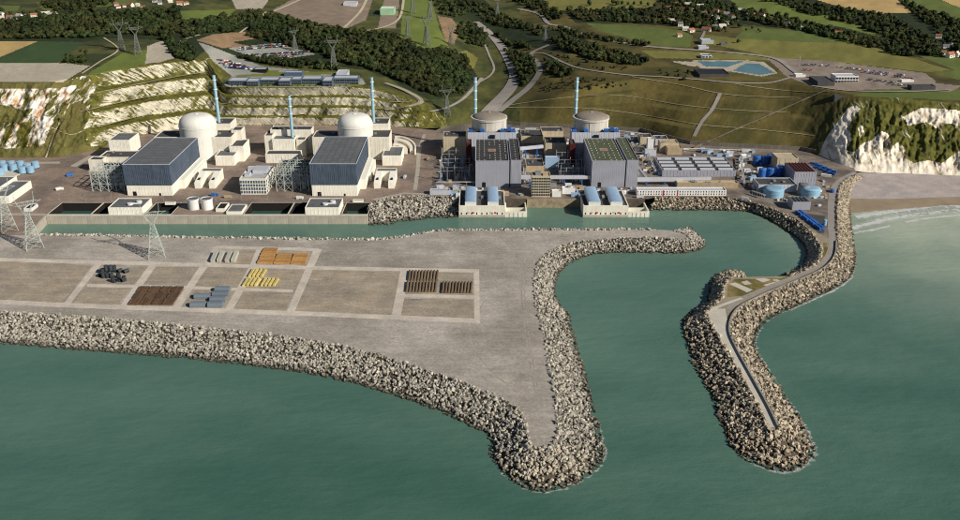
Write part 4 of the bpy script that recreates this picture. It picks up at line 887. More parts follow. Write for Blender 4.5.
# ---------------------------------------------------------------- the two older units on the right
def hall_old(label, xl, xm, xr, yb, yt, yk, roof, pad):
    X0, X1, Y0, Y1, z0, z1 = pb(xl, xm, yb, yt, yk); X2 = P(xr, yb)[0]; w, d, h = X1 - X0, Y1 - Y0, z1 - z0; w2 = X2 - X0
    o = thing('turbine_hall', label, 'turbine hall', (X0, Y0, z0))
    ring(w, d, -.5, h, .9).build('wall', m_lil, o); q = ribs(w, d, .1, h - .5, 2.2, .12, 'fl', .18).build('cladding_rib', m_lil, o); q['kind'] = 'stuff'
    MB().box(.95, w - .95, .95, d - .95, h - 1.6, h - .7).build('roof', roof, o)
    b = ring(w2 - w - 1.6, d, -.5, h + 1.2, .7).build('side_bay', m_lil, o); b.location = (w + 1.6, 0, 0)
    MB().box(.75, w2 - w - 2.35, .75, d - .75, h - .6, h + .4).build('roof', roof, b)
    q = ribs(w2 - w - 1.6, d, .1, h + .8, 2.2, .12, 'fr', .18).build('cladding_rib', m_lil, b); q['kind'] = 'stuff'
    MB().box(w + .02, w + 1.58, .6, d - .6, -.5, h - 2).build('joint', m_dark, o)
    sk = MB().box(-.5, .5, -.55, .55, 0, .6).mesh('skylight', m_cream2)
    for i in range(6):
        for j in range(10):
            if 1.2 < i < 3.8 and 3.2 < j < 6.8: continue
            if random.random() < .9: link('skylight', sk, o, (w * (i + .7) / 6.3, d * (j + .6) / 10.2, h - .69))
    sk2 = MB().box(-.35, .35, -.6, .6, 0, .5).mesh('skylight', m_white)
    for j in range(9): link('skylight', sk2, b, ((w2 - w - 1.6) * .5, d * (j + .6) / 9.2, h + .41))
    MB().box(w * .38, w * .62, d * .44, d * .56, h - .69, h - .55).build('roof_marking', M('faded_marking', (150, 138, 122)), o); MB().box(w * .42, w * .58, d * .47, d * .53, h - .545, h - .50).build('roof_marking', M('faded_red_marking', (172, 104, 86)), o)
    MB().box(w * .2, w * .3, -.25, .02, 0, 6).build('door', m_dark, o)
    e = MB().box(-.3, w + .3, -.3, .0, h + .01, h + .4).box(-.3, 0, .01, d, h + .01, h + .4).build('roof_edge', m_lil2, o)
    return X0, X2, Y0, Y1, z1
C_ = hall_old('grey turbine hall with dark dotted roof, left of the older pair', 475.5, 509, 521, 187, 161, 139, m_rooC, 0)
D_ = hall_old('grey turbine hall with olive green dotted roof, right of the older pair', 591, 624, 637, 187, 161, 138, m_rooD, 0)
def reactor_old(label, cx, hw, ytop, Yc, nm):
    X, zt = AD(cx, ytop + 2, Yc); R = hw * mpp(Yc, 45); o = thing('reactor_building', label, 'reactor', (X, Yc, ZG)); dh = R * .26; h = zt - ZG - dh
    MB().lathe(0, 0, [(R, -.5), (R, h - 2.6)], 64).build('cylinder', m_cylB, o)
    MB().lathe(0, 0, [(R, h - 2.6), (R + .9, h - 2.2), (R + .9, h + .2), (R - 1.2, h + .3), (R - 1.6, h - .4)], 64, False).build('ring_beam', m_cylB, o)
    MB().lathe(0, 0, [((R - 1.5) * math.cos(a), h - .4 + (dh + .4) * math.sin(a)) for a in np.linspace(0, math.pi / 2 - .001, 12)], 64).build('dome', m_domeB, o)
    for a in (-100, -40, -160, 20): x, y = R * math.cos(math.radians(a)), R * math.sin(math.radians(a)); MB().bar((x, y, 0), (x, y, h - 2.6), .7).build('pilaster', m_beige, o)
    MB().cyl(0, 0, h + dh - .3, h + dh + .8, 1.5, 14).build('vent_cap', m_beige, o)
    _, zp = AD(cx, 132.5, Yc - R * 1.28); hp = zp - ZG
    b = block('nuclear_auxiliary_building', f'white-grey podium with blue boxes round the foot of {nm}', 'plant building', (X - R * 1.2, X + R * 1.5, Yc - R * 1.28, Yc - R * .25, ZG, zp), m_lil2, m_rdark, rib=3)[0]
    w = R * 2.7
    for fx, fy in ((.06, .2), (.2, .72), (.3, .25), (.72, .3), (.86, .66), (.93, .2)): MB().box(w * fx - 2.6, w * fx + 2.6, R * fy - 2, R * fy + 2, hp - .8, hp + 3).build('air_intake', m_royal, b)
    MB().box(w * .46, w * .56, -2, 0, -.5, hp - 3).build('stair_tower', m_dark, b)
    return X, R
YcC = C_[3] + 42
RC = reactor_old('beige ribbed reactor building with shallow brown dome, left older one', 489.2, 17.4, 110, YcC, 'the left brown dome')
RD = reactor_old('beige ribbed reactor building with shallow brown dome, right older one', 591.5, 17.4, 110, YcC, 'the right brown dome')
stack('blue and white stack behind the left brown dome', 475.3, 77, 112, YcC + 24, ZG, 1.7, bands=6)
stack('blue and white stack behind the right brown dome', 577.2, 77, 112, YcC + 24, ZG, 1.7, bands=6)
bd = lambda n, l, dims, wall=m_beige, roof=m_rdark, **k: block(n, l, 'plant building', dims, wall, roof, **k)
bd('electrical_building', 'beige low building at the back left of the older yard', pb(441, 466, 156, 147, 139), units=3, seed=11)
bd('electrical_building', 'dark brown flat block left of the left brown dome', pbt(443, 466, 136.5, 131, YcC - 18), m_beige, m_rdark, units=2, seed=12)
bd('fire_wall_block', 'narrow dark red block left of the dark-roofed hall', pb(466.5, 471.5, 165, 143, 139), m_red, m_rdark)
bd('electrical_building', 'beige concrete building in the yard between the two brown domes', pb(545, 566, 157, 143, 137), units=3, seed=13)
bd('electrical_building', 'bright blue box building left of the olive-roofed hall', pb(545, 559, 168, 157.5, 155.5), m_skyb, m_lil2)
bd('fire_wall_block', 'narrow dark red block left of the olive-roofed hall', pb(569.5, 574.5, 166, 144, 139), m_red, m_rdark)
bd('workshop', 'dark low workshop between the two brown domes', pb(521, 543, 143, 136, 129), m_beige, m_rdark, units=3, seed=14)
bd('workshop', 'white cabin block right of the left brown dome', pb(513, 521, 138, 132, 128), m_white, m_lil2)
bd('workshop', 'long low grey workshop behind the yard between brown domes', pb(525, 538, 133, 129, 127.5), m_lil, m_lil2)
bd('workshop', 'dark flat building left of the right brown dome', pb(541, 563, 138, 131, 126.5), m_beige, m_rdark, units=2, seed=15)
bd('yard_building', 'low brown-roofed building in the middle of the older yard', pb(526, 544, 172, 166, 158), m_tan, m_rdark, units=3, seed=16)
# office tower with its windows
o, w, d, h, rz = block('office_tower', 'beige tower with a grid of small windows beside the stone quay', 'tower', pb(531.5, 550, 197, 176, 171.5), m_beige, m_tan)
wm = MB().box(-.95, .95, -.3, .05, 0, 1.8).mesh('window', m_glass)
for r_ in range(7):
    for k in range(8): link('window', wm, o, (w * (k + .5) / 8, -.02, 1.8 + r_ * (h - 2.5) / 7))
MB().box(w * .2, w * .5, d * .3, d * .8, rz, rz + 3.5).build('roof_unit', m_mach, o); MB().box(w * .6, w * .8, d * .2, d * .7, rz, rz + 2).build('roof_unit', m_tan, o)
def bridge(label, a, b, z0, z1, wy=3.4, mat=None, posts=3):
    X0, Y0 = P(*a, z1); X1, Y1 = P(*b, z1); o = thing('pipe_bridge', label, 'bridge', (X0, Y0, ZG)); v = (X1 - X0, Y1 - Y0)
    MB().bar((0, 0, (z0 + z1) / 2 - ZG), (v[0], v[1], (z0 + z1) / 2 - ZG), wy, z1 - z0).build('gallery', mat or m_lil2, o)
    for k in range(posts): t = (k + .5) / posts; MB().box(v[0] * t - .7, v[0] * t + .7, v[1] * t - .7, v[1] * t + .7, 0, z0 - ZG - .01).build('post', m_royal if mat is None else m_steel, o)
bridge('long pale covered gallery between the dark-roofed and olive-roofed halls', (521, 175.5), (591, 175.5), 19, 23, posts=4)
bridge('short white covered gallery behind the dark-roofed hall', (520, 147), (543, 144.8), 24, 28, posts=2)
bridge('long pale covered gallery in front of the olive-roofed hall', (601, 178), (711, 177), 15, 19.5, posts=6)
bridge('sloping grey pipe gallery right of the olive-roofed hall', (637, 165), (646, 176), 17, 20, 3, m_lil, posts=2)
# pump houses with blue vaulted roofs
def vault(w, d, h, n=12):
    mb = MB(); pr = [(w * (k / n), h * math.sin(math.pi * (k / n)) ** .6) for k in range(n + 1)]
    vs = [(x, 0, z) for x, z in pr] + [(x, d, z) for x, z in pr]
    mb.add(vs, [(k + 1, k, n + 1 + k, n + 2 + k) for k in range(n)], True); mb.add(vs, [tuple(range(n + 1)), tuple(range(2 * n + 1, n, -1))]); return mb
def pumphouse_old(label, xl, xr, xp, barrels):
    X0, Y0 = P(xl, 217, 0); X1 = P(xr, 217, 0)[0]; X2 = P(xp, 217, 0)[0]; _, zt = AD(xl, 205.5, Y0); _, Y1 = P(xl, 190, zt); w, d, h = X1 - X0, Y1 - Y0, zt
    o = thing('pump_house', label, 'pump house', (X0, Y0, 0))
    ring(w, d, -3, h, 1.0).build('wall', m_cream2, o); MB().box(1.02, w - 1.02, 1.02, d - 1.02, h - 2, h - 1).build('roof', m_rdark, o)
    MB().box(-.3, w + .3, -1.3, -.02, -3, 2.6).build('plinth', m_quay, o)
    for b0, b1 in barrels:
        bx0 = P(b0, 217, 0)[0] - X0; bx1 = P(b1, 217, 0)[0] - X0
        v = vault(bx1 - bx0, d * .95, 1.3).build('vaulted_roof', m_skyb, o); v.location = (bx0, .6, h + 4.2)
        MB().box(bx0 + .05, bx1 - .05, .7, d * .9, h - .99, h + 4.2).build('vault_wall', m_white, o)
        for k in range(2): MB().box(bx0 + (bx1 - bx0) * (.2 + .4 * k), bx0 + (bx1 - bx0) * (.4 + .4 * k), -.15, .01, 4, 6).build('sluice_sign', m_redb if k else m_green, o)
    wm = MB().box(-.5, .5, -.25, .02, 0, 2.2).mesh('opening', m_dark)
    for k in range(9): link('opening', wm, o, (w * (k + .5) / 9, -.02, 3.2))
    for k in range(5): MB().box(w * (.1 + .19 * k), w * (.16 + .19 * k), d * .45, d * .6, h - 1, h + random.uniform(.5, 2)).build('roof_unit', m_mach, o)
    # intake pier beside it
    q = thing('intake_pier', 'low white intake pier right of the pump house below the ' + ('dark-roofed hall' if xl < 500 else 'olive-roofed hall'), 'pier', (X1 + .3, Y0, 0)); w3 = X2 - X1 - .3
    MB().box(0, w3, 0, 2.2, -3, 6.2).build('front_beam', m_cream2, q); dp = P(510, 199.5)[1] - Y0 - .1; MB().box(0, 1.5, 2.21, dp - .01, -3, 6.4).build('side_beam', m_cream2, q); MB().box(w3 - 1.5, w3, 2.21, dp - .01, -3, 6.4).build('side_beam', m_cream2, q)
    for k in range(1, 5): MB().box(w3 * k / 5 - .4, w3 * k / 5 + .4, -.3, -.01, -1, 5).build('pile', m_conc, q)
    MB().box(0, w3, dp, dp + 1.5, -3, 10.3).build('back_wall', m_core, q); MB().box(1.51, w3 - 1.51, dp * .5, dp * .5 + .8, -3, 5.5).build('cross_beam', m_cream2, q)
pumphouse_old('white pump house with two blue vaulted roofs below the dark-roofed hall', 459, 505, 527, ((465, 476.5), (487.5, 498.5)))
pumphouse_old('white pump house with two blue vaulted roofs below the olive-roofed hall', 583, 628, 649, ((588, 600), (610, 622)))
# transformer yards with masts
def yard(label, xl, xr, yb, yk, seed):
    r = random.Random(seed); X0, Y0 = P(xl, yb); X1 = P(xr, yb)[0]; Y1 = P(xl, yk)[1]; w, d = X1 - X0, Y1 - Y0
    o = thing('transformer_yard', label, 'switchyard', (X0, Y0, ZG))
    for i in range(5):
        for j in range(3): MB().bar((w * (i + .5) / 5, d * (j + .3) / 3, 0), (w * (i + .5) / 5, d * (j + .3) / 3, 21 - 3 * (i % 2)), .7).build('mast', m_steel, o)
    for j in range(3): MB().bar((w * .1, d * (j + .3) / 3, 17.5), (w * .9, d * (j + .3) / 3, 17.5), .35).build('busbar', m_steel, o); MB().bar((w * .1, d * (j + .3) / 3, 13), (w * .9, d * (j + .3) / 3, 12.9), .3).build('busbar', m_steel, o)
    for k in range(26):
        a, b, s = r.uniform(.05, .9) * w, r.uniform(.05, .9) * d, r.uniform(.9, 2.4); MB().box(a - s, a + s, b - s, b + s, 0, r.uniform(2, 8)).build('transformer', r.choice([m_mach, m_mach, m_lil2, m_skyb, m_tan]), o)
    for k in range(46):
        a, b = r.uniform(.03, .95) * w, r.uniform(.03, .95) * d; MB().cyl(a, b, 0, r.uniform(4, 10), .45, 8).build('insulator', r.choice([m_steel, m_white, m_mach]), o)
yard('crowded transformer yard with grey masts left of the dark-roofed hall', 436, 473, 184, 158, 3)
yard('crowded transformer yard with grey masts left of the olive-roofed hall', 558, 588, 184, 160, 4)
bd('substation_hut', 'long pale grey hut beside the boulder bank', pb(430, 450, 195, 190.5, 188), m_lil2, m_lil)
bd('white_hut', 'white stepped hut right of the beige tower', pb(552, 561, 197, 191.5, 189), m_white, m_white)
bd('white_hut', 'larger white hut between beige tower and pump house', pb(562, 575, 194, 188, 186), m_white, m_white, units=2, seed=5)
# east side
X = pb(662, 735.5, 176.5, 170.5, 156.5)
o, w, d, h, rz = block('workshop_hall', 'wide grey workshop hall with rows of white roof lights', 'workshop', X, m_lil, m_rdark, rib=4, sides='fl')
rl = MB().add([(0, 0, 0), (w / 4 * .8, 0, 0), (w / 4 * .8, d / 4 * .3, 0), (0, d / 4 * .3, 0), (0, 0, .9), (w / 4 * .8, 0, .9), (w / 4 * .8, d / 4 * .3, 1.6), (0, d / 4 * .3, 1.6)], [(4, 5, 6, 7), (0, 1, 5, 4), (1, 2, 6, 5), (2, 3, 7, 6), (3, 0, 4, 7)]).mesh('roof_light', m_lil2)
for i in range(4):
    for j in range(4): link('roof_light', rl, o, (w * (i + .1) / 4, d * (j + .3) / 4.1, rz + .005))
bd('long_building', 'long tan flat building in front of the workshop hall', pb(677, 738, 188, 183, 180), m_tan, m_beige, units=6, seed=21)
o, w, d, h, rz = block('office_row', 'long white two-storey office with red-framed windows above the harbour rocks', 'office', pb(637, 726, 195.7, 190.3, 187), m_white, m_lil2)
for r_ in range(2):
    for k in range(34):
        b = MB().box(w * (k + .2) / 34, w * (k + .55) / 34, -.2, .03, 1.0 + r_ * h * .46, 2.8 + r_ * h * .46).build('window', m_glass if k % 3 else M('faded_red_panel', (168, 104, 104)), o)
MB().box(w * .29, w * .30, -.4, .02, 0, h).build('red_stripe', m_redb, o); MB().box(w * .45, w * .46, -.4, .02, 0, h).build('red_stripe', m_redb, o)
bd('silo_block', 'slim white silo tower at the foot of the hillside', pb(647, 653, 153, 139, 137), m_white, m_lil2)
bd('silo_store', 'low pale building around the slim white silo', pb(645, 656, 156, 150, 148.5), m_lil2, m_lil)
bd('store', 'beige store below the hillside right of the white silo', pb(660, 678, 152, 143, 139), m_beige, m_tan, units=2, seed=31)
bd('store', 'tan stepped store behind the workshop hall', pb(667, 682, 155, 148, 145), m_tan, m_tan)
bd('store', 'dark yard store far back behind the olive-roofed hall', pb(640, 652, 144, 137, 133), m_beige, m_rdark, units=2, seed=32)
bd('store', 'pale low store with ducts between white silo and hall', pb(655, 668, 145, 139, 135), m_lil2, m_rdark, units=3, seed=33)
bl = bd('demineralisation_plant', 'blue-grey building with red striped roof at the east end', pb(793, 815, 185, 172, 162.5), m_lil, m_white, rib=3, sides='fl')
o, w, d, h, rz = bl
for k in range(7): MB().box(w * (k + .15) / 7, w * (k + .65) / 7, .9, d - .9, rz, rz + 1.2).build('roof_stripe', M('maroon_roof_sheet', (84, 44, 42)), o)
bd('concrete_block', 'tall beige concrete block behind the red striped roof', pb(776, 797, 171, 158, 152.5), m_beige, m_beige, rib=6)
bd('pump_annex', 'low grey building with brown roof between blue tanks', pb(758, 796, 192, 184.5, 177.5), m_lil2, m_rdark, rib=4, units=3, seed=34)
o, w, d, h, rz = bd('striped_annex', 'small blue-grey building with striped roof beside the light blue tank', pb(792, 810, 210, 202, 196.5), m_lil, m_white)
for k in range(5): MB().box(w * (k + .1) / 5, w * (k + .65) / 5, .9, d - .9, rz, rz + .9).build('roof_stripe', m_rdark, o)
def tank(label, px_, py_, rp, hgt, mat, grp=None):
    c = P(px_, py_); r = rp * mpp(c[1]); o = thing('storage_tank', label, 'tank', (c[0], c[1], ZG), grp); MB().lathe(0, 0, [(r, 0), (r, hgt)], 36).build('shell', mat, o)
    MB().lathe(0, 0, [(r + .25, hgt - .4), (r + .25, hgt + .1), (r * .6, hgt + r * .08), (.05, hgt + r * .11)], 36).build('roof', mat, o); MB().lathe(0, 0, [(r, hgt * .5), (r + .2, hgt * .5 + .05), (r + .2, hgt * .5 + .5), (r, hgt * .5 + .55)], 36, False).build('hoop', mat, o)
tank('big light blue tank beside the harbour rocks', 773, 195.5, 10, 9, m_tankb); tank('big light blue tank nearest the breakwater road', 809.5, 195, 9.6, 9, m_tankb); tank('grey tank behind the small striped annex', 803, 194, 5.5, 12, m_mach)
for k, (a, b) in enumerate(((756, 164), (764, 164), (770, 163), (761.5, 177), (769.5, 176.5), (778, 175.5), (780.5, 173.5))):
    tank(ORD[k] + ' of the deep blue tanks left of the concrete block, counted from the back', a, b, 3.6, 10.5, m_royal, 'deep blue tanks left of the concrete block')
# containers, trailers and small yard clutter
cont = MB().box(-6, 6, -1.3, 1.3, .3, 2.9).mesh('container', m_royal)
def small(name, mesh, label, cat, pos, rz, grp, sc=1.0):
    o = link(name, mesh, None, pos); o.rotation_euler = (0, 0, rz); o.scale = (sc,) * 3; tag(o, label, cat, grp); return o
cb = bmesh.new(); 
def container_mesh(nm, mat):
    mb = MB().box(-6, 6, -1.3, 1.3, .5, 3.1)
    for k in range(16): x = -5.7 + k * .76; mb.box(x - .12, x + .12, -1.38, 1.38, .6, 3.0)
    mb.box(-6.05, 6.05, -1.4, 1.4, .15, .48); return mb.mesh(nm, mat)
K_blue = container_mesh('container', M('container_blue', (50, 104, 182), rough=.4, var=.08, spec=.5, orand=.25)); K_white = container_mesh('container', m_white)
_a, _b = P(798, 214.5), P(819, 230); CANG = math.atan2(_b[1] - _a[1], _b[0] - _a[0])
for k in range(8): c = P(799 + 6.2 * (k // 2) + 3 * (k % 2), 214.5 + 4.6 * (k // 2) - .6 * (k % 2)); small('container', K_blue, ORD[k] + ' from the far end of the blue containers beside the harbour rocks', 'container', (c[0], c[1], ZG), CANG, 'blue containers beside the harbour rocks', 1.0)
for k in range(9): c = P(814 + 4.6 * (k % 5) + 3 * (k // 5), 164.5 + 1.9 * (k % 5) + 4 * (k // 5)); small('container', K_blue, 'blue container in the rows below the white cliff', 'container', (c[0], c[1], ZG), -.65, 'blue containers below the white cliff', .85)
c = P(826, 176.5); small('container', K_white, 'white trailer among blue containers below the white cliff', 'container', (c[0], c[1], ZG), -.4, None)
tank('small turquoise tank at the head of the breakwater road', 824.5, 225, 1.8, 6, m_tankb)
basin = MB().sheet([P(803, 213), P(825, 216), P(824, 233), P(818, 233)], ZG + .03).build('dark_yard', m_rdark); struct(basin)
def hut_mesh(nm, wall, roof_):
    mb = MB().box(-3, 3, -1.5, 1.5, 0, 2.6).box(-3.15, 3.15, -1.65, 1.65, 2.61, 2.85).box(-2.2, -1.4, -1.58, -1.49, .1, 2.1).box(.2, 1.8, -1.58, -1.49, 1.0, 2.0); return mb.mesh(nm, wall)
HM = [hut_mesh('site_cabin', m, None) for m in (m_white, m_lil2, m_tan, m_skyb, m_mach)]
rr = random.Random(77)
def clutter(poly, n, label, grp, sc=(.6, 1.5)):
    xs = [p[0] for p in poly]; ys = [p[1] for p in poly]; k = 0
    n = int(n * 1.6)
    while k < n:
        a, b = rr.uniform(min(xs), max(xs)), rr.uniform(min(ys), max(ys))
        if not inpoly(np.array([a]), np.array([b]), poly)[0]: continue
        c = P(a, b); hi = rr.randrange(5); small('site_cabin', HM[hi], ('white ', 'lilac grey ', 'tan ', 'pale blue ', 'dark grey ')[hi] + label, 'cabin', (c[0], c[1], ZG), rr.choice([0, 0, 1.57, .4]), grp, rr.uniform(*sc)); k += 1
clutter([(434, 188), (472, 188), (458, 198), (434, 196)], 14, 'small cabin or crate in front of the left transformer yard', 'cabins before the left transformer yard')
clutter([(523, 150), (543, 150), (543, 190), (529, 196), (523, 186)], 20, 'small cabin or crate in the lane right of the dark-roofed hall', 'cabins right of the dark-roofed hall')
clutter([(552, 186), (590, 186), (582, 198), (552, 198)], 12, 'small cabin or crate behind the rough stone quay wall', 'cabins behind the stone quay wall')
clutter([(640, 140), (655, 140), (660, 176), (642, 172)], 16, 'small cabin or crate in the lane left of the workshop hall', 'cabins left of the workshop hall')
clutter([(738, 156), (756, 158), (758, 190), (742, 192)], 16, 'small cabin or crate in the yard right of the workshop hall', 'cabins right of the workshop hall')
clutter([(680, 148), (760, 152), (755, 157), (685, 156)], 14, 'small cabin or crate below the retaining wall', 'cabins below the retaining wall')
clutter([(475, 189), (520, 189), (522, 196), (475, 196)], 10, 'small cabin or crate at the foot of the dark-roofed hall', 'cabins at the foot of the dark-roofed hall', (.5, .9))
clutter([(596, 189), (636, 189), (636, 195), (600, 195)], 8, 'small cabin or crate at the foot of the olive-roofed hall', 'cabins at the foot of the olive-roofed hall', (.5, .9))
clutter([(775, 196), (792, 198), (790, 206), (775, 204)], 5, 'small cabin or crate beside the light blue harbour tank', 'cabins beside the light blue tank', (.5, .9))

# pipe racks, lamp posts and lorries
def pipe_rack(label, a, b, n=3):
    X0, Y0 = P(*a); X1, Y1 = P(*b); o = thing('pipe_rack', label, 'pipe rack', (X0, Y0, ZG)); v = (X1 - X0, Y1 - Y0)
    for k in range(6): t = k / 5; MB().box(v[0] * t - .2, v[0] * t + .2, v[1] * t - .2, v[1] * t + .2, 0, 5.6).build('post', m_steel, o); MB().bar((v[0] * t - 1.8, v[1] * t, 4.6), (v[0] * t + 1.8, v[1] * t, 4.6), .35).build('crossbar', m_steel, o)
    for k in range(n): MB().pipe((k * .9 - .9, .4 * k, 5.2), (v[0] + k * .9 - .9, v[1] + .4 * k, 5.2), .33, 8).build('pipe', (m_white, m_mach, m_lil2)[k % 3], o)
pipe_rack('pipe rack behind the beige tower in the middle yard', (523, 168), (545, 169.5)); pipe_rack('pipe rack along the left transformer yard', (437, 186), (474, 186)); pipe_rack('pipe rack running back beside the dark-roofed hall', (525, 186), (523, 150))
pipe_rack('pipe rack left of the workshop hall', (655, 174), (648, 157)); pipe_rack('pipe rack below the retaining wall behind the workshop hall', (688, 152), (752, 154)); pipe_rack('pipe rack right of the workshop hall', (744, 187), (740, 160)); pipe_rack('pipe rack before the low building with brown roof', (752, 195), (764, 199))
pipe_rack('pipe rack behind the right brown dome', (610, 133), (642, 137))
m_lamp = MB().cyl(0, 0, 0, 9, .16, 6, .1).bar((0, 0, 9), (1.6, 0, 9.2), .14).box(1.3, 2.2, -.2, .2, 9.05, 9.3).mesh('lamp_post', m_steel)
for lab, grp, pts in (('grey lamp post along the concrete quay', 'quay lamp posts', [(60 + 26 * k, 201.5) for k in range(12)]), ('grey lamp post beside the breakwater road', 'breakwater lamp posts', [(838, 200), (838, 216), (839, 232), (836, 250), (822, 265.5), (800, 275.5), (775, 285.5), (750, 296)]), ('grey lamp post on the lane between the two plants', 'lane lamp posts', [(424, 138), (424, 150), (423, 163), (421, 177), (419, 190)])):
    for k, q in enumerate(pts): small('lamp_post', m_lamp, ORD[k] + ' ' + lab, 'lamp post', PV(*q), 1.57, grp)
def lorry_mesh(nm, mat):
    mb = MB().box(-4.2, 2.2, -1.25, 1.25, 1.0, 3.6).box(2.4, 4.2, -1.2, 1.2, .7, 3.0).box(-4.2, 4.2, -.9, .9, .55, .98)
    for x in (-3.2, -2.0, 3.2):
        for y in (-1.25, .95): mb.pipe((x, y, .5), (x, y + .3, .5), .5, 10)
    return mb.mesh(nm, mat)
LM = [lorry_mesh('lorry', m) for m in (m_white, m_royal, m_tan, m_lil2)]
for k, (a, b, rz_, lab) in enumerate(((60, 190, .4, 'lorry on the brown apron left of the leftmost gantry'), (215, 196, 0, 'lorry between the leftmost hall and the office'), (228, 198, .1, 'second lorry between the leftmost hall and the office'), (405, 178, 1.4, 'lorry right of the canal-side U-shaped building'), (300, 199, 0, 'lorry before the canal-side lattice frame'), (70, 176, .8, 'lorry near the light blue tank slab'), (428, 160, 1.5, 'lorry on the lane between the two plants'), (745, 200, -.4, 'lorry above the harbour rocks'), (760, 170, .2, 'lorry beside the deep blue tanks'), (832, 192, 1.5, 'lorry on the breakwater road by the yard'),
        (505, 200 - 6, 0, 'lorry above the left blue vaulted pump house'), (640, 198, 0, 'lorry above the right blue vaulted pump house'))):
    small('lorry', LM[k % 4], ('white ', 'blue ', 'tan ', 'grey ')[k % 4] + lab, 'lorry', PV(a, b), rz_, 'lorries')
clutter([(441, 157), (470, 157), (472, 168), (437, 180)], 16, 'small cabin or crate inside the left transformer yard', 'cabins inside the left transformer yard', (.4, .9))
clutter([(560, 140), (570, 140), (572, 175), (560, 172)], 14, 'small cabin or crate inside the right transformer yard', 'cabins inside the right transformer yard', (.4, .9))
clutter([(606, 131), (640, 134), (652, 150), (640, 158), (628, 138)], 22, 'small cabin or crate behind the olive-roofed hall', 'cabins behind the olive-roofed hall', (.5, 1.2))
clutter([(758, 158), (775, 160), (775, 180), (758, 180)], 12, 'small cabin or crate among the deep blue tanks', 'cabins among the deep blue tanks', (.4, .9))
clutter([(815, 178), (828, 182), (825, 212), (812, 205)], 12, 'small cabin or crate beside the road below the white cliff', 'cabins beside the cliff road', (.4, .9))
# ---------------------------------------------------------------- lattice pylons
m_pyl = M('weathered_pylon_steel', (112, 118, 112), rough=.6, var=.1, scale=.3)
def pylon_parts(h, bw_, m_green=m_green, th=1.0):
    hb, ww = h * .62, bw_ * .22; legs = []
    for sx, sy in ((-1, -1), (1, -1), (1, 1), (-1, 1)): legs.append(MB().bar((sx * bw_, sy * bw_, 0), (sx * ww, sy * ww, hb), (h * .012 + .16) * th).mesh('leg', m_green))
    br = MB(); lv = [0, .22, .4, .54, .66, .77, .87, 1]; wd = (h * .006 + .12) * th
    at = lambda t, sx, sy: (sx * (bw_ + (ww - bw_) * t), sy * (bw_ + (ww - bw_) * t), hb * t)
    cs = ((-1, -1), (1, -1), (1, 1), (-1, 1))
    for a, b in zip(lv[:-1], lv[1:]):
        for k in range(4):
            p, q = cs[k], cs[(k + 1) % 4]; br.bar(at(a, *p), at(b, *q), wd); br.bar(at(a, *q), at(b, *p), wd); br.bar(at(b, *p), at(b, *q), wd)
    ar = MB()
    for s in (-1, 1):
        for y in (-ww, ww):
            ar.bar((s * ww, y, hb), (s * h * .14, y * .7, h * .84), wd * 1.4); ar.bar((s * h * .14, y * .7, h * .84), (s * h * .155, 0, h), wd * 1.3)
        ar.bar((s * h * .14, 0, h * .84), (s * h * .26, 0, h * .835), wd * 1.3); ar.bar((s * h * .13, 0, h * .78), (s * h * .26, 0, h * .835), wd)
        ar.bar((0, 0, hb), (s * h * .09, 0, h * .76), wd)
    cr = MB()
    for y in (-ww * .7, ww * .7): cr.bar((-h * .14, y, h * .84), (h * .14, y, h * .84), wd * 1.3); cr.bar((-h * .13, y, h * .78), (h * .13, y, h * .78), wd * 1.1)
    for k in range(8): x = -h * .13 + h * .26 * k / 8; cr.bar((x, 0, h * .78), (x + h * .0325, 0, h * .84), wd)
    return legs, br.mesh('bracing', m_green), ar.mesh('arm', m_green), cr.mesh('crossbeam', m_green)
PYL = pylon_parts(56, 8.0, m_green, .58); PYS = pylon_parts(44, 4.6, m_pyl, .8)
def pylon(label, pos, parts, sc, rz, grp=None):
    o = thing('lattice_pylon', label, 'pylon', pos, grp, rz); o.scale = (sc,) * 3
    for l in parts[0]: link('leg', l, o)
    link('bracing', parts[1], o); link('arm', parts[2], o); link('crossbeam', parts[3], o)
pylon('large pale lattice pylon on the platform beside the canal, right of the three', PV(157, 256), PYL, .98, .35)
pylon('large pale lattice pylon at the head of the canal, middle of the three', PV(34, 247), PYL, 1.03, .6)
pylon('large pale lattice pylon at the left edge, half cut by the frame', PV(9, 230), PYL, 1.0, .6)
for k, (a, b, t, lab) in enumerate(((122, 50, 21, 'grey pylon above the small green meadow, left of two'), (138, 54, 25, 'grey pylon above the small green meadow, right of two'), (295, 50, 29, 'grey pylon behind the terraced car parks'), (334, 69, 38, 'grey pylon behind the hilltop offices'),
        (408, 37, 15, 'grey pylon at the left edge of the green clearing'), (427, 46, 17, 'grey pylon at the near end of the green clearing'), (413, 13, -10, 'grey pylon at the far left of the green clearing'), (430, 20, -4, 'grey pylon at the far right of the green clearing'), (451, 45, 26, 'grey pylon in the trees right of the green clearing'),
        (447, 115, 87, 'grey pylon low in the valley left of the main road'), (497, 16, -2, 'grey pylon at the top of the valley beside the road'), (545, 40, 24, 'grey pylon where the valley roads meet'))):
    p = tp(a, b); hgt = (b - t) * mpp(p[1], p[2]) / cD; pylon(lab, (p[0], p[1], p[2] - .5), PYS, hgt / 44, .3 + .2 * (k % 3))
p = tp(799, 66); o = thing('mast', 'slim mast beside the cliff-top car park', 'mast', p); MB().bar((0, 0, 0), (0, 0, 16), .6).build('pole', m_steel, o); MB().bar((-1.5, 0, 14), (1.5, 0, 14), .4).build('crossarm', m_steel, o)
